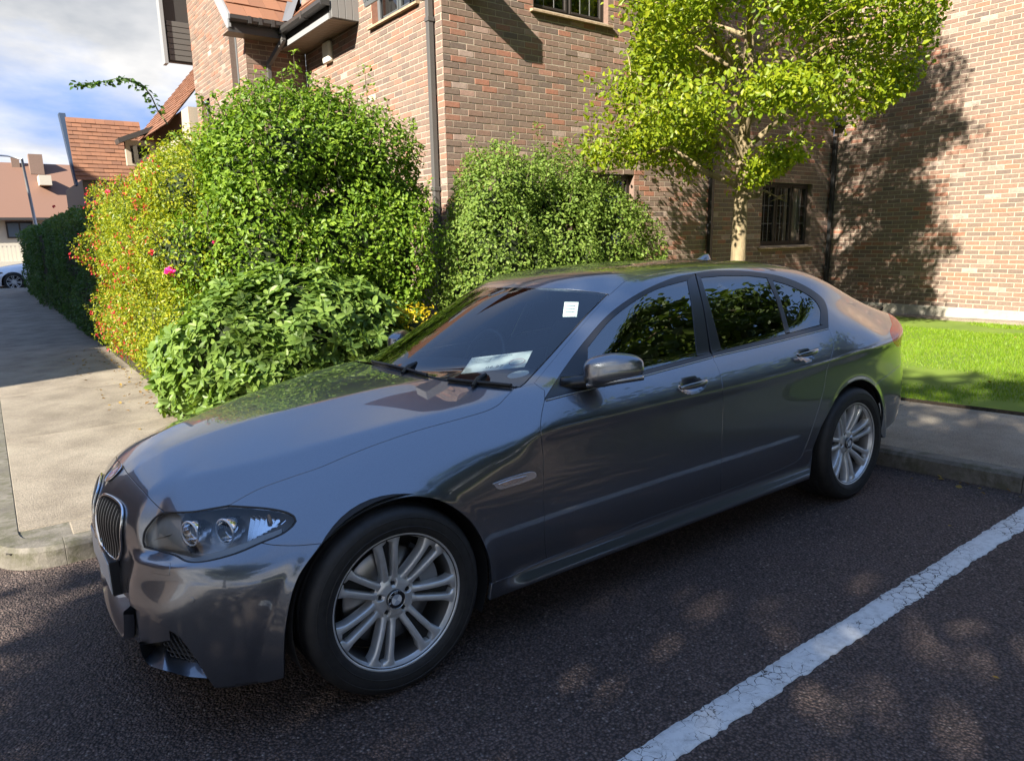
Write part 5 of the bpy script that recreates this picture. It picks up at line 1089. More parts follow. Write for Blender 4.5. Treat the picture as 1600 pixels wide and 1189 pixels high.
# kidneys
KID = [(-.040, .640), (-.048, .672), (-.09, .688), (-.18, .692), (-.262, .684), (-.300, .664), (-.312, .630), (-.300, .570), (-.278, .515), (-.250, .488), (-.200, .480), (-.12, .480), (-.075, .492), (-.050, .53), (-.040, .59), (-.040, .640)]
BLACK = mat('grille_black', (.006, .006, .007), .45)
for s in (1, -1):
    kg = empty('kidney_grille', parent=car)
    loop = Lfront(KID); V_, T_, n_ = panel_mesh([loop[:-1]], (-1, 0, .1), h=.012, gap=0, flange=0, inset=-.003)
    sg = np.array([1, s, 1]); fl = (lambda f: f) if s == 1 else (lambda f: f[::-1])
    obj('backing', mesh('backing', V_*sg, [fl(t) for t in T_], True), BLACK, kg)
    n = grad(loop); ring = loop+n*.006; ring = ring[:-1]; ringc = np.vstack([ring, ring[:3]])
    # frame: thicker at the lower inner edge
    wz = .0050+.010*np.clip((.61-ringc[:, 2])/.07, 0, 1)*np.clip((ringc[:, 1]+.29)/.08, 0, 1)
    MB().tube(ringc*sg, wz, 10, False).build('frame', CHROME, kg, True)
    for k in range(9):
        y0 = -.062-.0268*k; zz = np.linspace(.49, .685, 26); yy = y0-.012*((zz-.49)/.195); 
        P, ok = cast(np.stack([0*zz-1.2, yy, zz], -1), np.array([[1.0, 0, 0]]), 0, 1.0, 60)
        P = P[inside(np.stack([P[:, 1], P[:, 2]], -1), np.array(KID))]
        if len(P) > 4:
            a = P+[-.001, .004, 0]; b = P+[-.012, -.001, 0]; c = P+[-.012, -.0035, 0]; e = P+[-.001, -.007, 0]
            o = MB().grid(np.array([a, b, c, e])*sg).build('slat', BLACK, kg, True)
            MB().tube(((b+c)/2)*sg, .0013, 4).build('slat_edge', SATIN, o, True)
# emblem
BLUE = mat('emblem_blue', (.02, .12, .42), .25, 0, Coat_Weight=1); WHITE = mat('emblem_white', (.8, .8, .8), .25, 0, Coat_Weight=1); EMB = mat('emblem_black', (.01, .01, .012), .2, 0, Coat_Weight=1)
def text_mesh(s, size, m):
    cu = bpy.data.curves.new('txt', 'FONT'); cu.body = s; cu.size = size; cu.align_x = 'CENTER'; cu.align_y = 'CENTER'; cu.extrude = .0002; cu.resolution_u = 2
    o = bpy.data.objects.new('txt', cu); COL.objects.link(o); dg = bpy.context.evaluated_depsgraph_get(); me = bpy.data.meshes.new_from_object(o.evaluated_get(dg)); bpy.data.objects.remove(o); bpy.data.curves.remove(cu)
    me.materials.clear(); me.materials.append(m); return me
LETTERS = {c: text_mesh(c, .0125, WHITE) for c in 'BMW'}
def roundel(parent, Mx, r, spin=0, BLUE=BLUE):
    e = empty('roundel', parent=parent); e.matrix_local = Mx
    def disc(r0, r1, z, a0=0, a1=2*math.pi, n=48):
        a = np.linspace(a0, a1, n); G = np.array([np.stack([rr*np.cos(a), rr*np.sin(a), 0*a+z], -1) for rr in (r0, r1)]); return MB().grid(G)
    disc(0.0001, r, 0).build('emblem_ring', EMB, e)
    MB().tube(np.stack([r*np.cos(np.linspace(0, 2*math.pi, 49)), r*np.sin(np.linspace(0, 2*math.pi, 49)), 0*np.linspace(0, 1, 49)], -1), r*.045, 6, False).build('emblem_rim', CHROME, e, True)
    for k in range(4):
        a = k*math.pi/2+spin; disc(0.0001, r*.60, r*.02, a, a+math.pi/2, 14).build('quadrant', WHITE if k % 2 else BLUE, e)
    for c, a in (('B', 2.45), ('M', math.pi/2), ('W', .69)):
        a += spin; o = obj('letter', LETTERS[c], None, e); o.location = (r*.80*math.cos(a), r*.80*math.sin(a), r*.03); o.rotation_euler = (0, 0, a-math.pi/2); o.scale = (r/.033*1.0,)*3
    return e
ep, _ = cast(np.array([[-1.2, 0.0, .742]]), np.array([[1.0, 0, 0]]), 0, 1.0, 60); en = grad(ep)[0]
zx = np.array([0, -1.0, 0]); yx = np.cross(en, zx); Mx = Matrix.Identity(4)
for i in range(3): Mx[i][0], Mx[i][1], Mx[i][2], Mx[i][3] = zx[i], yx[i], en[i], ep[0][i]+en[i]*.004
roundel(car, Mx, .041)

# headlamps
HLALL = [HL_TOP, HL_TOP2, HL_OUT, HL_BOT, HL_IN]
LAMPGREY = mat('lamp_bezel', (.36, .365, .37), .42, .1); LAMPCH = mat('lamp_reflector', (.85, .86, .88), .07, 1); LAMPDK = mat('lamp_seal', (.01, .01, .01), .5)
AMBER = mat('lamp_amber', (.55, .28, .1), .3)
def lamp_side(s):
    hl = empty('headlamp', parent=car); sg = np.array([1, s, 1])
    def put(name, VTN, m):
        V, T, n_ = VTN; return obj(name, mesh(name, V*sg, [t if s == 1 else t[::-1] for t in T], True, n_*sg if n_ is not None else None), m, hl)
    put('lens', LENSM, LENS)
    put('reflector_bowl', BUCKM, LAMPSIL)
    put('bezel', BEZ1, LAMPGREY)
    put('bezel', BEZ2, LAMPGREY)
    put('seal', SEALM, LAMPDK)
    for (px, dep, r, big) in (((306, 830), .034, .036, 0), ((360, 827), .030, .037, 1)):
        c = onbody([px], OFF(dep))[0][0]; ax = np.array([-.90, -.40, .02]); ax /= np.linalg.norm(ax)
        u = np.cross(ax, [0, 0, 1]); u /= np.linalg.norm(u); v = np.cross(u, ax); th = np.linspace(0, 2*math.pi, 33)
        def ringp(rr, d): return np.stack([c+ax*d+rr*(math.cos(t)*u+math.sin(t)*v) for t in th])
        g = MB().grid(np.array([ringp(r*1.12, .022), ringp(r*1.12, -.01), ringp(r*.98, -.012), ringp(r*.80, -.035), ringp(r*.35, -.055), ringp(.001, -.06)])*sg)
        rf = g.build('reflector', LAMPCH, hl, True)
        MB().tube(ringp(r*1.10, .022)*sg, .0036, 8, False).build('light_ring', mat('ring_glass', (.75, .77, .8), .15, .2) if 'ring_glass' not in bpy.data.materials else bpy.data.materials['ring_glass'], rf, True)
        prof = [(r*.78*math.cos(a), .012+r*.5*math.sin(a)) for a in np.linspace(0, math.pi/2, 9)]
        MB().grid(np.array([ringp(max(rr, .0005), d-.02) for rr, d in prof])*sg).build('projector', mat('projector_glass', (.16, .17, .18), .03, 0, Coat_Weight=1) if 'projector_glass' not in bpy.data.materials else bpy.data.materials['projector_glass'], rf, True)
    # outer indicator reflector with ribs
    for k in range(7):
        a = onbody([(392+8*k, 806+1.2*k)], OFF(.030))[0][0]; b = onbody([(386+7.5*k, 846-4.2*k)], OFF(.030))[0][0]; w_ = np.array([.010, -.004, 0])
        MB().grid(np.array([[a, b], [a+w_+[.006, .004, 0], b+w_+[.006, .004, 0]], [a+w_*1.6, b+w_*1.6]])*sg).build('reflector_rib', LAMPCH, hl, False)
    a, b = onbody([(420, 805)], OFF(.024))[0][0], onbody([(424, 818)], OFF(.024))[0][0]
    MB().tube(np.array([a, b])*sg, .006, 8).build('bulb', AMBER, hl, True)
    a, b = onbody([(236, 845)], OFF(.030))[0][0], onbody([(300, 823)], OFF(.04))[0][0]
    MB().tube(np.array([a, b])*sg, [.001, .006], 8).build('bezel_fold', LAMPGREY, hl, True)
LENSM = panel_mesh([Lpx(q) for q in HLALL], (-.7, -.7, .2), h=.012, gap=.005, flange=.006)
LAMPSIL = mat('lamp_silver', (.80, .81, .83), .38, .75)
BUCKM = panel_mesh([Lpx(q, True, OFF(.085)) for q in HLALL], (-.7, -.7, .2), h=.014, gap=-.02, flange=0, f=OFF(.085))
BEZ1 = panel_mesh([Lpx([(292, 800), (283, 815), (284, 842), (296, 862)], True, OFF(.030)), Lpx([(296, 862), (306, 878)], False, OFF(.030)), Lpx([(306, 878), (292, 877), (274, 868), (250, 861), (226, 854.5)], True, OFF(.030)), Lpx(HL_IN, True, OFF(.030)), Lpx([(256.5, 800), (292, 800)], False, OFF(.030))], (-.7, -.7, .2), h=.012, gap=0, flange=.03, f=OFF(.030))
BEZ2 = panel_mesh([Lpx([(298, 864), (330, 864), (372, 852), (412, 836), (440, 826)], True, OFF(.026)), Lpx([(440, 834), (408, 848), (373, 863), (340, 873), (312, 878), (306, 878)], True, OFF(.026))], (-.7, -.7, .2), h=.012, gap=0, flange=.02, f=OFF(.026))
def sealm():
    L = np.vstack([Lpx(q) for q in HLALL]); n = grad(L); q = L-n*.003
    g = MB().tube(np.vstack([q, q[:2]]), .0045, 6, False); return np.vstack(g.v), g.f, None
SEALM = sealm()
lamp_side(1); lamp_side(-1)
SENS = [(298.9+5*math.cos(a), 937.7+5*math.sin(a)) for a in np.linspace(0, 2*math.pi, 17)]
panel('parking_sensor', [Lpx(SENS)], (-.75, -.6, .18), PAINT, car, h=.004, gap=.0008, flange=.003, inset=-.0012)
panel('washer_cover', [Lpx([(235, 893.5), (245, 884), (256, 876.5), (266, 880), (264.5, 898.5), (250, 897)], False)], (-.75, -.6, .3), PAINT, car, h=.008, gap=.0005, flange=.003, inset=-.0012)
# side repeater
RP = [(770, 755.5), (790, 748), (818, 739.5), (832, 736.8), (837, 740), (835.5, 746), (810, 756), (783, 764), (776, 763)]
panel('side_repeater', [Lpx(RP)], (0, -1, .1), mat('repeater_lens', (.55, .57, .6), .12, .7, Coat_Weight=1), car, h=.006, gap=0, flange=.006, inset=-.004)
panel('repeater_bar', [Lpx([(778, 756), (800, 748), (822, 743), (815, 749), (790, 758)], False)], (0, -1, .1), LAMPCH, car, h=.005, gap=0, flange=.004, inset=-.0065)
# number plate
npl = empty('number_plate', parent=car)
MB().box((-.784, -.262, .366), (-.752, .262, .492)).build('plate_holder', PLAST, npl, bevel=.003)
MB().box((-.7875, -.256, .374), (-.7845, .256, .484)).build('plate', mat('plate_white', (.7, .7, .68), .4), npl)

# rear end
RB1 = [(1366, 602.5), (1373.6, 614.5), (1379.7, 636.7), (1379.7, 657), (1376, 676)]
rb1 = Lpx(RB1); e0 = rb1[-1]
rtop = Lrear([(-.70, .775), (-.5, .765), (0, .76)], False); rtop[-1, 1] = 0
rbot = Lside([(e0[0], e0[2]), (e0[0]+.05, .30), (3.55, .34), (3.75, .37)])
rbr = Lrear([(-.72, .375), (-.4, .37), (0, .37)]); rbr[-1, 1] = 0
rmid = Lrear([(0, .37), (0, .5), (0, .76)], False); rmid[:, 1] = 0
panel('rear_bumper', [rb1, rbot, rbr, rmid, rtop[::-1], bump_cut[::-1]], (.72, -.65, .1), PAINT, car, sym=True, h=.02)
tl = [TLF, tl_top, Lrear([(-.64, .995), (-.50, .995)], False), Lrear([(-.50, .99), (-.50, .80)], False), Lrear([(-.50, .80), (-.66, .812)], False), Lside([(3.80, .815), (TLF[0][0]+.02, TLF[0][2]-.004), (TLF[0][0], TLF[0][2])], False)]
panel('tail_lamp', tl, (.75, -.62, .1), mat('tail_lamp_red', (.72, .020, .012), .25, 0, Coat_Weight=.3), car, h=.02, gap=.001, flange=.01)
bt = Ltop([(3.56, -.560), (3.60, -.4), (3.62, 0)]); bt[-1, 1] = 0
lip = Ltop([(3.86, -.63), (3.925, -.4), (3.94, 0)]); lip[-1, 1] = 0
bm_ = Ltop([(3.62, 0), (3.94, 0)], False); bm_[:, 1] = 0
panel('boot_lid', [bt, bm_, lip[::-1], boot_side[::-1]], (0, 0, 1), PAINT, car, sym=True, h=.02)
ys_ = np.linspace(-.62, .62, 40); sx = np.interp(np.abs(ys_), [0, .4, .62], [3.94, 3.925, 3.87]); zz = cast(np.stack([sx-.04, ys_, 0*ys_+1.7], -1), np.array([[0, 0, -1.0]]), 0, 1.4, 90)[0][:, 2]
G = np.array([np.stack([sx-.09, ys_, zz+.003], -1), np.stack([sx-.03, ys_, zz+.012], -1), np.stack([sx+.012, ys_, zz+.024], -1), np.stack([sx+.016, ys_, zz+.018], -1), np.stack([sx+.0, ys_, zz-.01], -1)])
MB().grid(G).build('boot_spoiler', PAINT, car, True)
rf = [Lrear([(-.50, .99), (0, 1.0)], False), Lrear([(0, 1.0), (0, .77)], False), Lrear([(0, .77), (-.5, .775)], False), Lrear([(-.5, .78), (-.5, .99)], False)]
rf[0][-1, 1] = 0; rf[1][:, 1] = 0; rf[2][0, 1] = 0
panel('boot_face', rf, (1, 0, .1), PAINT, car, sym=True, h=.03)
rwm = Ltop([(2.99, 0), (3.62, 0)], False); rwm[:, 1] = 0
panel('rear_window', [roof_b[::-1], Ltop([(2.95, -.520), (3.30, -.500), (3.56, -.560)]), bt, rwm[::-1]], (.5, 0, .85), TINT, car, sym=True, h=.02, flange=.004, gap=-.006, inset=.003)

# side glass and its black trim
FWIN = [(918, 543), (951.4, 502.5), (986.8, 474.5), (1027, 452), (1074, 438), (1081, 477), (1089.5, 555), (1002, 578), (918, 600)]
RWIN = [(1095.5, 434), (1130, 430.8), (1170, 431), (1198.5, 434.5), (1214, 470), (1228, 520.5), (1127, 545.5), (1111, 485)]
QWIN = [(1207.8, 438.5), (1230, 445), (1254.5, 456), (1274, 470), (1282.5, 486), (1282, 506), (1234.3, 518.8), (1222, 476)]
GD = (0, -.85, .5)
FT2 = glassmat(newmat('door_glass'), (.20, .25, .28), 2.7)
panel('front_window', [Lpx(FWIN[:5]), Lpx(FWIN[4:7], False), Lpx(FWIN[6:9], False), Lpx([FWIN[8], FWIN[0]], False)], GD, FT2, car, h=.025, gap=-.003, flange=.004, inset=.003)
panel('rear_side_window', [Lpx(RWIN[:4]), Lpx(RWIN[3:6]), Lpx(RWIN[5:7], False), Lpx(RWIN[6:]+RWIN[:1])], GD, TINT, car, h=.025, gap=-.003, flange=.004, inset=.003)
panel('quarter_window', [Lpx(QWIN[:6]), Lpx(QWIN[5:7], False), Lpx(QWIN[6:]+QWIN[:1])], GD, TINT, car, h=.025, gap=-.003, flange=.004, inset=.003)
tk = dict(h=.014, gap=.0008, flange=.010)
panel('window_frame', [Lpx([(918.6, 527), (956.5, 486.8), (1002, 456.5), (1052, 434.5), (1085, 427.5)]), Lpx([(1085, 427.5), (1086, 430), (1074, 438)], False), Lpx([(1074, 438), (1027, 452), (986.8, 474.5), (951.4, 502.5), (918, 543)]), Lpx([(918, 543), (918.6, 527)], False)], GD, TRIM, car, **tk)
panel('mirror_sail', [Lpx([(852, 622.5), (883, 573.8), (918.6, 527)]), Lpx([(918.6, 527), (918, 602.5)], False), Lpx([(918, 603), (852, 622.5)], False)], GD, TRIM, car, **tk)
panel('window_frame', [Lpx(DLOR), Lpx([(1294.5, 508), (1282, 506), (1282.5, 486), (1274, 470), (1254.5, 456), (1230, 445), (1207.8, 438.5)]), Lpx([(1207.8, 438.5), (1198.5, 434.5), (1170, 431), (1130, 430.8), (1095.5, 434), (1088, 430), (1087, 427.5)], False)], GD, TRIM, car, **tk)
panel('pillar_trim', [Lpx([(1074, 438), (1086, 430)], False), Lpx([(1086, 430), (1098, 480), (1109, 552)]), Lpx([(1109, 552), (1089.5, 556)], False), Lpx([(1089.5, 556), (1081, 477), (1074, 438)])], GD, PILLAR, car, **tk)
panel('pillar_trim', [Lpx([(1088, 430), (1095.5, 434)], False), Lpx([(1095.5, 434), (1111, 485), (1127, 546)]), Lpx([(1127, 546), (1112, 551)], False), Lpx([(1112, 551), (1100, 480), (1088, 430)])], GD, PILLAR, car, **tk)
panel('window_divider', [Lpx([(1198.5, 434.5), (1207.8, 438.5)], False), Lpx([(1207.8, 438.5), (1222, 476), (1234.3, 518.8)]), Lpx([(1234.3, 518.8), (1228, 520.5)], False), Lpx([(1228, 520.5), (1214, 470), (1198.5, 434.5)])], GD, PILLAR, car, **tk)
panel('belt_trim', [Lpx([(852, 622.5), (918, 603), (1002, 580), (1089.5, 557), (1111, 551.5)], False), Lpx([(1111, 551.5), (1113, 557)], False), Lpx(BELTF[::-1]), ], GD, TRIM, car, **tk)
panel('belt_trim', [Lpx([(1113, 551), (1127, 547.5), (1228, 522.5), (1282, 508.5), (1294.5, 507)], False), Lpx([(1294.5, 507), (1294.5, 512)], False), Lpx(BELTR[::-1])], GD, TRIM, car, **tk)
for pl in (Lpx([(853, 626), (925, 607.5), (1005, 588), (1112.5, 559)]), Lpx([(1114, 558), (1200, 538), (1294, 514)])):
    n = grad(pl)
    for s in (1, -1): MB().tube((pl+n*.0015)*[1, s, 1], .0032, 6).build('belt_strip', SATIN, car, True)
# door handles
for (hx, hzz, tilt) in ((1.545, .887, .07), (2.478, .930, .09)):
    for s in (1, -1):
        t = np.linspace(-1, 1, 25); xx = hx+.094*t; zz = hzz-.008+tilt*.094*t*.6
        yo = -(.915+.022*np.cos(t*math.pi/2)**.6)
        hh = .0145*(1-.55*np.abs(t)**3); rings = []
        for a in np.linspace(0, 2*math.pi, 13)[:-1]:
            ca, sa = math.cos(a), math.sin(a); rings.append(np.stack([xx, (yo+.0075*np.sign(ca)*abs(ca)**.7), zz+hh*np.sign(sa)*abs(sa)**.8], -1))
        rings.append(rings[0]); MB().grid(np.array(rings)*[1, s, 1]).build('door_handle', PAINT, car, True)
# door mirrors
for s in (1, -1):
    mr = empty('door_mirror', parent=car)
    c = np.array([1.020, -.932, 1.017]); a = np.array([.68, -.70, .05]); a /= np.linalg.norm(a); b = np.array([-.70, -.68, .12]); b -= a*(a@b); b /= np.linalg.norm(b); u = np.cross(b, a); u = u*np.sign(u[2])
    G, Gb = [], []
    th = np.linspace(0, 2*math.pi, 65)
    for ph in np.linspace(-math.pi/2, math.pi/2, 33):
        row = []
        for t in th:
            sp = lambda v, e: np.sign(v)*abs(v)**e
            X = sp(math.cos(t), .62)*sp(math.cos(ph), .75); Z = sp(math.sin(t), .62)*sp(math.cos(ph), .75); Y = sp(math.sin(ph), .9)
            z = Z*.066*(1-.20*max(X, 0)-.06*X); x = X*.125; y = Y*.062*(1-.18*X)
            z += .012*X-.010*max(X, 0)**2
            row.append(c+a*x+b*y+u*z)
        G.append(row)
    G = np.array(G); rel = (G-c)@u
    gm = MB().grid(G*[1, s, 1]); hs = gm.build('mirror_housing', PAINT, mr, True)
    me = hs.data; me.materials.append(TRIM)
    low = []
    for p_ in me.polygons:
        z = np.mean([(np.array(me.vertices[i].co)*[1, s, 1]-c)@u for i in p_.vertices]); y = np.mean([(np.array(me.vertices[i].co)*[1, s, 1]-c)@b for i in p_.vertices])
        p_.material_index = 1 if y < -.020 else 0
    # base lip, arm
    bl = [c+a*x+b*(.036*math.cos(x*9))*1.0+u*(-.050+.010*x/.125) for x in np.linspace(-.11, .118, 24)]
    MB().tube(np.array(bl)*[1, s, 1], .013, 10).build('mirror_lower_edge', PAINT, mr, True)
    arm = np.array([[.86, -.790, .958], [.90, -.820, .962], [.95, -.855, .966], [1.0, -.90, .970]])
    MB().tube(arm*[1, s, 1], [.034, .030, .028, .03], 12).build('mirror_arm', TRIM, mr, True)
# aerial fin, wipers
fin = []
for t in np.linspace(0, 1, 14):
    w_ = .030*(1-t)**.6*min(1, t*6+.15)+.003; hgt = .062*math.sin(min(1, t*1.25)*math.pi/2)*(1 if t < .8 else (1-(t-.8)/.2*.9)); x = 2.68+.17*t
    fin.append([[x, y*w_, ROOF(x)-.004+hgt*zf] for y, zf in ((-1, 0), (-.85, .45), (-.45, .85), (0, 1), (.45, .85), (.85, .45), (1, 0))])
MB().grid(np.array(fin)).build('aerial_fin', PAINT, car, True)
for pl in ([(583, 568), (612, 574.5), (640, 582), (668, 590)], [(700, 596), (735, 600), (770, 603), (800, 606)]):
    P = Lpx(pl); n = grad(P); MB().tube(P+n*.012, .007, 6).build('wiper_blade', PLAST, car, True)
for px in ((640, 577), (748, 596)):
    P = onbody([px])[0]; n = grad(P)[0]; q = P[0]+n*.012
    MB().tube(np.array([q+[-.05, -.03, -.02], q, q+[.05, .02, .01]]), [.008, .013, .008], 8).build('wiper_arm', PLAST, car, True)
P = np.vstack([Lpx([(806, 605.5), (752, 601), (709.5, 596.5), (676.7, 590.5), (641, 581.5), (601, 572.5), (583, 567)])]); n = grad(P)
MB().tube(P-n*.004, .009, 6).build('cowl_seal', RUBBER, car, True)
# windscreen corner trim
for s in (1, -1):
    P = Lpx([(813, 604.5), (820, 599), (839.6, 578), (861.6, 554), (883, 530), (918, 491), (949, 460)], False); n = grad(P)
    MB().tube((P-n*.001)*[1, s, 1], .0035, 6).build('windscreen_seal', RUBBER, car, True)
    P = ditch[ditch[:, 0] < 2.9]; n = grad(P); MB().tube((P-n*.0065)*[1, s, 1], .0055, 6).build('roof_moulding', RUBBER, car, True)
# ------------------------------------------------------------------ wheels
ALLOY = mat('alloy', (.65, .65, .64), .32, .6)
_n = nz(ALLOY, 14, 5, .65); lk(ALLOY, mixc(ALLOY, ramp(ALLOY, _n.outputs[0], [(.50, 0.0), (.85, .45)]).outputs[0], (.74, .74, .73), (.30, .26, .21)), bsdf(ALLOY).inputs['Base Color'])
lk(ALLOY, ramp(ALLOY, _n.outputs[0], [(.4, .30), (.8, .6)]).outputs[0], bsdf(ALLOY).inputs['Roughness'])
TYRE = mat('tyre', (.016, .016, .017), .62)
_n = nz(TYRE, 30, 4, .6); lk(TYRE, ramp(TYRE, _n.outputs[0], [(.3, (.012, .012, .012)), (.75, (.028, .026, .025))]).outputs[0], bsdf(TYRE).inputs['Base Color'])
DISC = mat('brake_disc', (.30, .29, .28), .35, 1); DARK = mat('wheel_dark', (.012, .012, .012), .7); BARREL = mat('wheel_barrel', (.30, .29, .28), .45, .9)
def lathe(prof, n=96):                                 # prof: (radius, y); axis along y
    a = np.linspace(0, 2*math.pi, n+1); return MB().grid(np.array([np.stack([r*np.cos(a), 0*a+y, r*np.sin(a)], -1) for r, y in prof]))
def wheel_meshes():
    out = []
    # tyre: sidewalls, shoulders, ribs with grooves
    pr = [(.232, -.010), (.240, -.012), (.247, -.020), (.262, -.026), (.285, -.028), (.305, -.025), (.318, -.018), (.327, -.006), (.332, .008), (.3345, .022)]
    for k in range(4):
        y = .034+.048*k; pr += [(.3355, y), (.3355, y+.002), (.327, y+.004), (.327, y+.010), (.3355, y+.012), (.3358, y+.03)]
    pr += [(.333, .222), (.326, .236), (.305, .248), (.27, .25), (.235, .24)]
    t = lathe(pr, 128); v = np.vstack(t.v); flat = v[:, 2] < -.329; v[flat, 2] = -.329; t.v = [v]
    # shoulder blocks
    out.append(('tyre', t.mesh('tyre', True), TYRE))
    g = MB()
    for k in range(72):
        a = 2*math.pi*k/72
        if -1.85 < (a if a < math.pi else a-2*math.pi) < -1.3: continue
        P = np.array([[.3325, .004], [.3350, .018], [.3365, .030]]); th = [a, a+.05*.5, a+.05]
        for sy in (0,):
            V = []
            for (r, y), tt in zip(P, th):
                for da in (0, .035): V.append([r*math.cos(tt+da), y, r*math.sin(tt+da)])
            g.add(V, [(0, 1, 3, 2), (2, 3, 5, 4)])
    out.append(('tread_blocks', g.mesh('tread_blocks'), TYRE))
    for rr, yy in ((.268, -.0277), (.300, -.0267)):
        out.append(('sidewall_rib', lathe([(rr-.002, yy+.0008), (rr-.001, yy-.0009), (rr+.001, yy-.0009), (rr+.002, yy+.0008)]).mesh('sidewall_rib', True), TYRE))
    rim = [(.236, -.012), (.243, -.016), (.2455, -.014), (.2465, -.008), (.240, -.002), (.240, .02)]
    rim = [(.240, .02), (.247, -.006), (.2465, -.012), (.243, -.0155), (.2375, -.014), (.234, -.006), (.231, .004), (.226, .012)]
    out.append(('rim', lathe(rim).mesh('rim', True), ALLOY))
    out.append(('barrel', lathe([(.226, .012), (.221, .03), (.219, .10), (.222, .17), (.232, .19)]).mesh('barrel', True), BARREL))
    # spokes: seven forked pairs
    yprof = SP([.04, .07, .11, .16, .20, .232], [.036, .028, .016, .006, .001, .000])
    for k in range(7):
        a0 = math.radians(90+6)+2*math.pi*k/7
        g = MB()
        for sd in (-1, 1):
            rows = []
            for r in np.linspace(.052, .2345, 26):
                q = (r-.052)/.1825
                cx = sd*(.0150+.016*q**1.3); wi = .0095+.003*np.clip((q-.75)/.25, 0, 1)**2; wo = .0130+.017*np.clip((q-.68)/.32, 0, 1)**2+.010*np.clip((.22-q)/.22, 0, 1)**2
                slot = np.clip(min((q-.12)/.06, (.93-q)/.05), 0, 1)   # the pair closes at hub and rim
                e_in = sd*(.0008+(abs(cx)-wi-.0008)*slot) if True else 0
                e_out = cx+sd*wo; y = float(yprof(r)); cr = .0035
                s4 = [(e_in, y+.035), (e_in, y+cr), (e_in+sd*cr*.8, y), ((e_in+e_out)/2, y-.0012), (e_out-sd*cr*1.3, y), (e_out, y+cr*1.6), (e_out-sd*.002, y+.045)]
                rows.append([[r*math.cos(a0)-c*math.sin(a0), yy, r*math.sin(a0)+c*math.cos(a0)] for c, yy in s4])
            g.grid(np.array(rows))
        rows = []                                      # dark strip standing in for the shade in the open slot
        for r in np.linspace(.06, .232, 14):
            y = float(yprof(r))+.030; rows.append([[r*math.cos(a0)-c*math.sin(a0), y, r*math.sin(a0)+c*math.cos(a0)] for c in (-.02, .02)])
        w_ = MB(); w_.grid(np.array(rows))
        out.append(('spoke', fix_normals(g.mesh('spoke', True)), ALLOY)); out.append(('slot_shade', w_.mesh('slot_shade'), DARK))
    # hub face with five bolt wells
    n = 240; rr = [.0, .030, .033, .036, .042, .048, .054, .060, .066, .070, .074, .078, .082]
    G = []
    for r in rr:
        row = []
        for a in np.linspace(0, 2*math.pi, n+1):
            y = .022+.010*max(0, (r-.06)/.022)
            for k in range(5):
                b = math.radians(90)+2*math.pi*k/5; d = math.hypot(r*math.cos(a)-.056*math.cos(b), r*math.sin(a)-.056*math.sin(b))
                if d < .0125: y += .024*min(1, (.0125-d)/.002)
            row.append([r*math.cos(a), y, r*math.sin(a)])
        G.append(row)
    out.append(('hub', MB().grid(np.array(G)).mesh('hub', True), ALLOY))
    for k in range(5):
        b = math.radians(90)+2*math.pi*k/5; c = [.056*math.cos(b), .056*math.sin(b)]
        hx6 = [(c[0]+.0085*math.cos(t), .030, c[1]+.0085*math.sin(t)) for t in np.linspace(0, 2*math.pi, 7)[:-1]]
        out.append(('wheel_bolt', MB().prism(hx6, (0, .02, 0)).mesh('wheel_bolt'), DARK))
    cap = lathe([(.0001, .010), (.020, .0105), (.030, .012), (.0335, .016), (.0335, .03)], 48); out.append(('centre_cap', cap.mesh('centre_cap', True), EMB))
    out.append(('brake_disc', lathe([(.06, .075), (.085, .07), (.172, .07), (.174, .075), (.174, .095)]).mesh('brake_disc', True), DISC))
    out.append(('wheel_back', lathe([(.001, .14), (.22, .14)], 32).mesh('wheel_back'), DARK))
    cal = MB()
    for a in np.linspace(-.5, .5, 9)[:-1]:
        cal.prism([(rr*math.cos(a+da+.35), .05, rr*math.sin(a+da+.35)) for rr, da in ((.12, 0), (.19, 0), (.19, .126), (.12, .126))], (0, .07, 0))
    out.append(('brake_caliper', cal.mesh('brake_caliper'), mat('caliper', (.32, .33, .35), .5, .6)))
    return out
WM = wheel_meshes(); CAPGREY = mat('cap_grey', (.42, .46, .52), .3, 0, Coat_Weight=1)
for cx, yo in ((0.0, .897), (2.968, .912)):
    for s in (1, -1):
        wh = empty('wheel', (cx, -yo*s, .330), (0, 0, 0 if s == 1 else math.pi), car)
        rot = .0 if cx == 0 else .42
        for nm, me, m in WM:
            o = obj(nm, me, m, wh)
            if nm not in ('tyre', 'brake_caliper'): o.rotation_euler = (0, -rot, 0)
        if s == 1:
            Mx = Matrix(((1, 0, 0, 0), (0, 0, -1, .0088), (0, 1, 0, 0), (0, 0, 0, 1))) @ Matrix.Rotation(.9+rot, 4, 'Z')
            roundel(wh, Mx, .0325, 0, CAPGREY)
# wheel-arch liners
LINER = mat('arch_liner', (.010, .010, .010), .8)
for cx in (0.0, 2.968):
    for s in (1, -1):
        a = np.linspace(-.45, math.pi+.45, 40); G = np.array([np.stack([cx+.372*np.cos(a), 0*a-y*s, .335+.372*np.sin(a)], -1) for y in (.905, .62)])
        g = MB().grid(G); rows = np.array([np.stack([cx+r*np.cos(a), 0*a-.62*s, .335+r*np.sin(a)], -1) for r in (.372, .0)]); g.grid(rows); g.build('arch_liner', LINER, car, True)

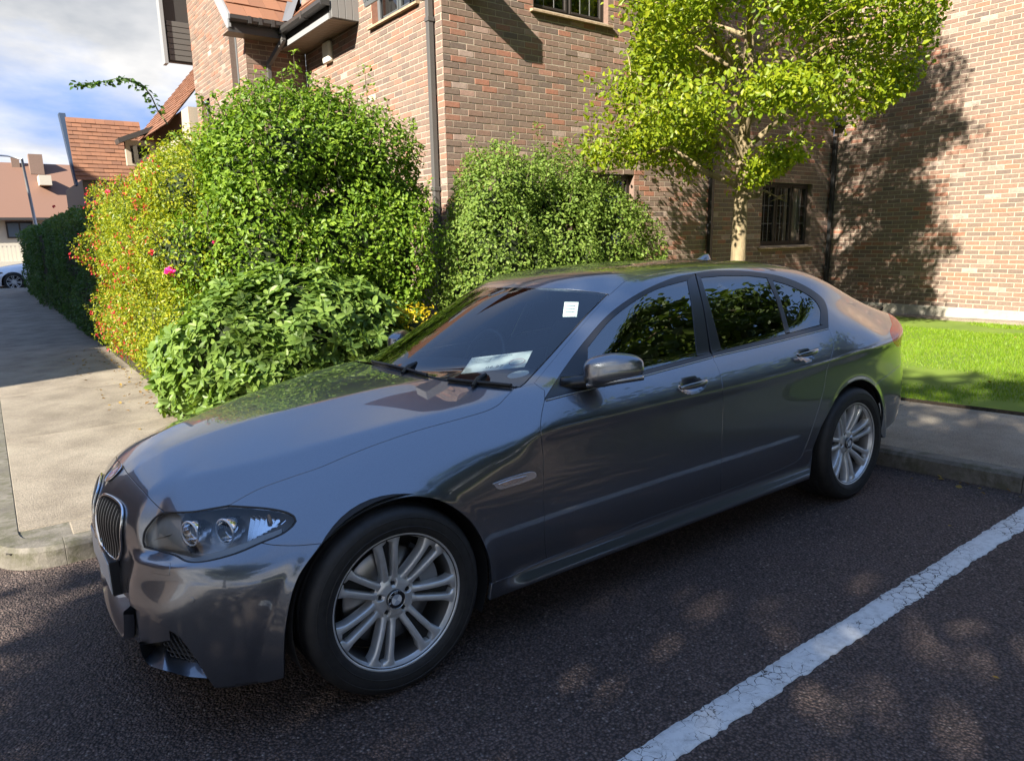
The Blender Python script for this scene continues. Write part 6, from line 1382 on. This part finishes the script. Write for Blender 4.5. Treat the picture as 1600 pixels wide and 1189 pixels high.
# ------------------------------------------------------------------ cabin
FLOOR = mat('cabin_dark', (.015, .015, .016), .8); LEATHER = mat('seat_leather', (.028, .027, .026), .42); DASH = mat('dashboard', (.022, .022, .024), .55)
MB().box((-.55, -.60, .20), (3.7, .60, .235)).build('underbody', FLOOR, car)
MB().box((-.45, -.60, .235), (.40, .60, .66)).build('engine_bay', FLOOR, car)
MB().box((.45, -.70, .24), (.60, .70, .80)).build('bulkhead', FLOOR, car)
for s in (1, -1): MB().box((.78, -.745*s, .24), (3.1, -.725*s, .88)).build('door_lining', FLOOR, car)
MB().box((3.0, -.60, .24), (3.85, .60, .90)).build('boot_lining', FLOOR, car)
MB().box((2.55, -.70, .24), (3.35, .70, .98)).build('parcel_shelf', FLOOR, car)
rows = []
for y in np.linspace(-.64, .64, 25):
    k = .10*y*y; rows.append([[.52+k, y, .90], [.60+k, y, .955-.08*y*y], [.85, y, .972-.06*y*y], [1.08, y, .955-.05*y*y], [1.13, y, .92], [1.10, y, .80], [1.05, y, .50]])
MB().grid(np.array(rows)).build('dashboard', DASH, car, True)
def seat(y, x=1.55):
    st = empty('seat', parent=car)
    def pad(pts, wd, name, par=st):
        rows = []
        for p, th in pts:
            rows.append([[p[0]+th[0]*math.cos(a), y+wd*np.sign(math.sin(a))*abs(math.sin(a))**.5, p[1]+th[1]*math.cos(a)] for a in np.linspace(0, 2*math.pi, 25)])
        MB().grid(np.array(rows)).build(name, LEATHER, par, True)
    pad([((x+.30, .50), (-.08, .01)), ((x+.34, .62), (-.10, .02)), ((x+.40, .85), (-.085, .02)), ((x+.45, 1.02), (-.06, .02)), ((x+.47, 1.07), (-.01, .005))], .25, 'seat_back')
    pad([((x+.45, 1.07), (-.02, .0)), ((x+.455, 1.10), (-.05, .01)), ((x+.47, 1.19), (-.05, .01)), ((x+.48, 1.235), (-.01, .0))], .125, 'head_rest')
    pad([((x-.22, .42), (.0, .02)), ((x-.20, .46), (.0, .07)), ((x+.1, .46), (.0, .07)), ((x+.32, .44), (0, .06))], .25, 'seat_cushion')
for y in (-.37, .37): seat(y)
seat(-.36, 2.35); seat(.36, 2.35)
sw = empty('steering_wheel', (1.26, .37, .90), (0, R_(-68), 0), car)
a = np.linspace(0, 2*math.pi, 49); MB().tube(np.stack([.188*np.cos(a), .188*np.sin(a), 0*a], -1), .016, 10, False).build('wheel_rim', LEATHER, sw, True)
MB().box((-.16, -.02, -.02), (.05, .02, .0)).build('wheel_spoke', DASH, sw); MB().box((-.02, -.17, -.02), (.02, .17, .0)).build('wheel_spoke', DASH, sw)
MB().tube([(0, 0, -.05), (0, 0, .0), (0, 0, .02)], [.06, .075, .05], 20).build('wheel_boss', DASH, sw, True)
mv = empty('rear_view_mirror', (1.36, .02, 1.285), (0, 0, .25), car)
MB().box((-.015, -.12, -.035), (.015, .12, .035)).build('mirror_case', DASH, mv, bevel=.012); MB().tube([(-.02, 0, .02), (-.09, 0, .06)], .012, 8).build('mirror_stalk', DASH, mv)
# permit papers on the dashboard and a pass on the glass
PAPER = mat('paper', (.85, .90, .86), .7); INK = mat('print_ink', (.10, .14, .16), .7); PINK = mat('print_stamp', (.5, .36, .38), .7)
pp = empty('permit_paper', (.905, -.27, 1.000), (R_(14), R_(-6), R_(-51)), car)
MB().box((-.155, -.10, 0), (.155, .10, .0012)).build('sheet', PAPER, pp)
for k in range(4): MB().box((-.14+.01*(k % 2), .07-.018*k, .0014), (-.14+(.10 if k else .2), .074-.018*k, .0018)).build('text_line', INK, pp)
dt = text_mesh('06.27', .04, INK); o = obj('printed_date', dt, None, pp); o.location = (.0, -.06, .002)
a = np.linspace(0, 2*math.pi, 25); MB().tube(np.stack([.105+.038*np.cos(a), -.03+.038*np.sin(a), 0*a+.002], -1), .002, 4, False).build('stamp', PINK, pp)
dh = empty('disc_holder', (.84, -.52, .975), (0, R_(-12), 0), car)
a = np.linspace(0, 2*math.pi, 33); MB().prism(np.stack([.05*np.cos(a), .05*np.sin(a), 0*a], -1)[:-1], (0, 0, .002)).build('disc', PAPER, dh)
STK = [(882, 471), (904, 471), (901, 494), (879, 494)]
q = onbody(STK)[0]; n = grad(q); q = q+n*-.004
sto = MB(); sto.poly(q); st_o = sto.build('windscreen_pass', PAPER, car)
for k in range(3):
    t0, t1 = .25+.2*k, .30+.2*k; l = q[0]+(q[3]-q[0])*t0; r = q[1]+(q[2]-q[1])*t0; l2 = q[0]+(q[3]-q[0])*t1; r2 = q[1]+(q[2]-q[1])*t1
    MB().poly(np.array([l+(r-l)*.15, l+(r-l)*.8, l2+(r2-l2)*.8, l2+(r2-l2)*.15])+n[0]*.001).build('text_line', INK, st_o)

# ------------------------------------------------------------------ parked cars at the end of the path
def car_copy(name, label, loc, paint, group):
    root = empty(name, loc, (0, 0, 0)); tag(root, label, 'car', group)
    for ch in list(car.children):
        bn = ch.name.split('.')[0]
        if bn not in ('bonnet', 'front_wing', 'front_door', 'rear_door', 'side_frame', 'sill', 'roof', 'windscreen', 'front_bumper', 'front_window', 'rear_side_window', 'quarter_window', 'wheel', 'intake_back', 'arch_liner', 'rear_bumper', 'boot_lid', 'mirror_sail', 'window_frame', 'pillar_trim', 'dashboard', 'underbody', 'engine_bay', 'bulkhead'): continue
        c_ = ch.copy(); COL.objects.link(c_); c_.parent = root
        if c_.data and c_.data.materials and c_.data.materials[0] == PAINT: c_.material_slots[0].link = 'OBJECT'; c_.material_slots[0].material = paint
        if bn == 'wheel':
            for g_ in ch.children:
                if g_.name.split('.')[0] in ('tyre', 'rim', 'spoke', 'hub', 'wheel_back'): d_ = g_.copy(); COL.objects.link(d_); d_.parent = c_
    hl_ = [o for o in car.children if o.name.split('.')[0] == 'headlamp']
    for h_ in hl_:
        for g_ in h_.children:
            if g_.name.split('.')[0] in ('reflector_bowl',): d_ = g_.copy(); d_.name = 'headlamp'; COL.objects.link(d_); d_.parent = root
WP = mat('white_paint', (.72, .74, .77), .3, 0, Coat_Weight=1.0, Coat_Roughness=.03); RP_ = mat('red_paint', (.42, .015, .02), .3, 0, Coat_Weight=1.0, Coat_Roughness=.03)
gz = float(hz(1.25))
car_copy('parked_car', 'white car with its nose out, at the far end of the path beside the hedge', (-.10, 31.0, gz), WP, 'cars parked at the end of the path')
car_copy('parked_car', 'nearer white car mostly hidden behind the end of the far hedge', (1.15, 28.2, gz), WP, 'cars parked at the end of the path')
car_copy('parked_car', 'red car at the left edge beyond the white cars', (-4.6, 38.5, gz), RP_, 'cars parked at the end of the path')
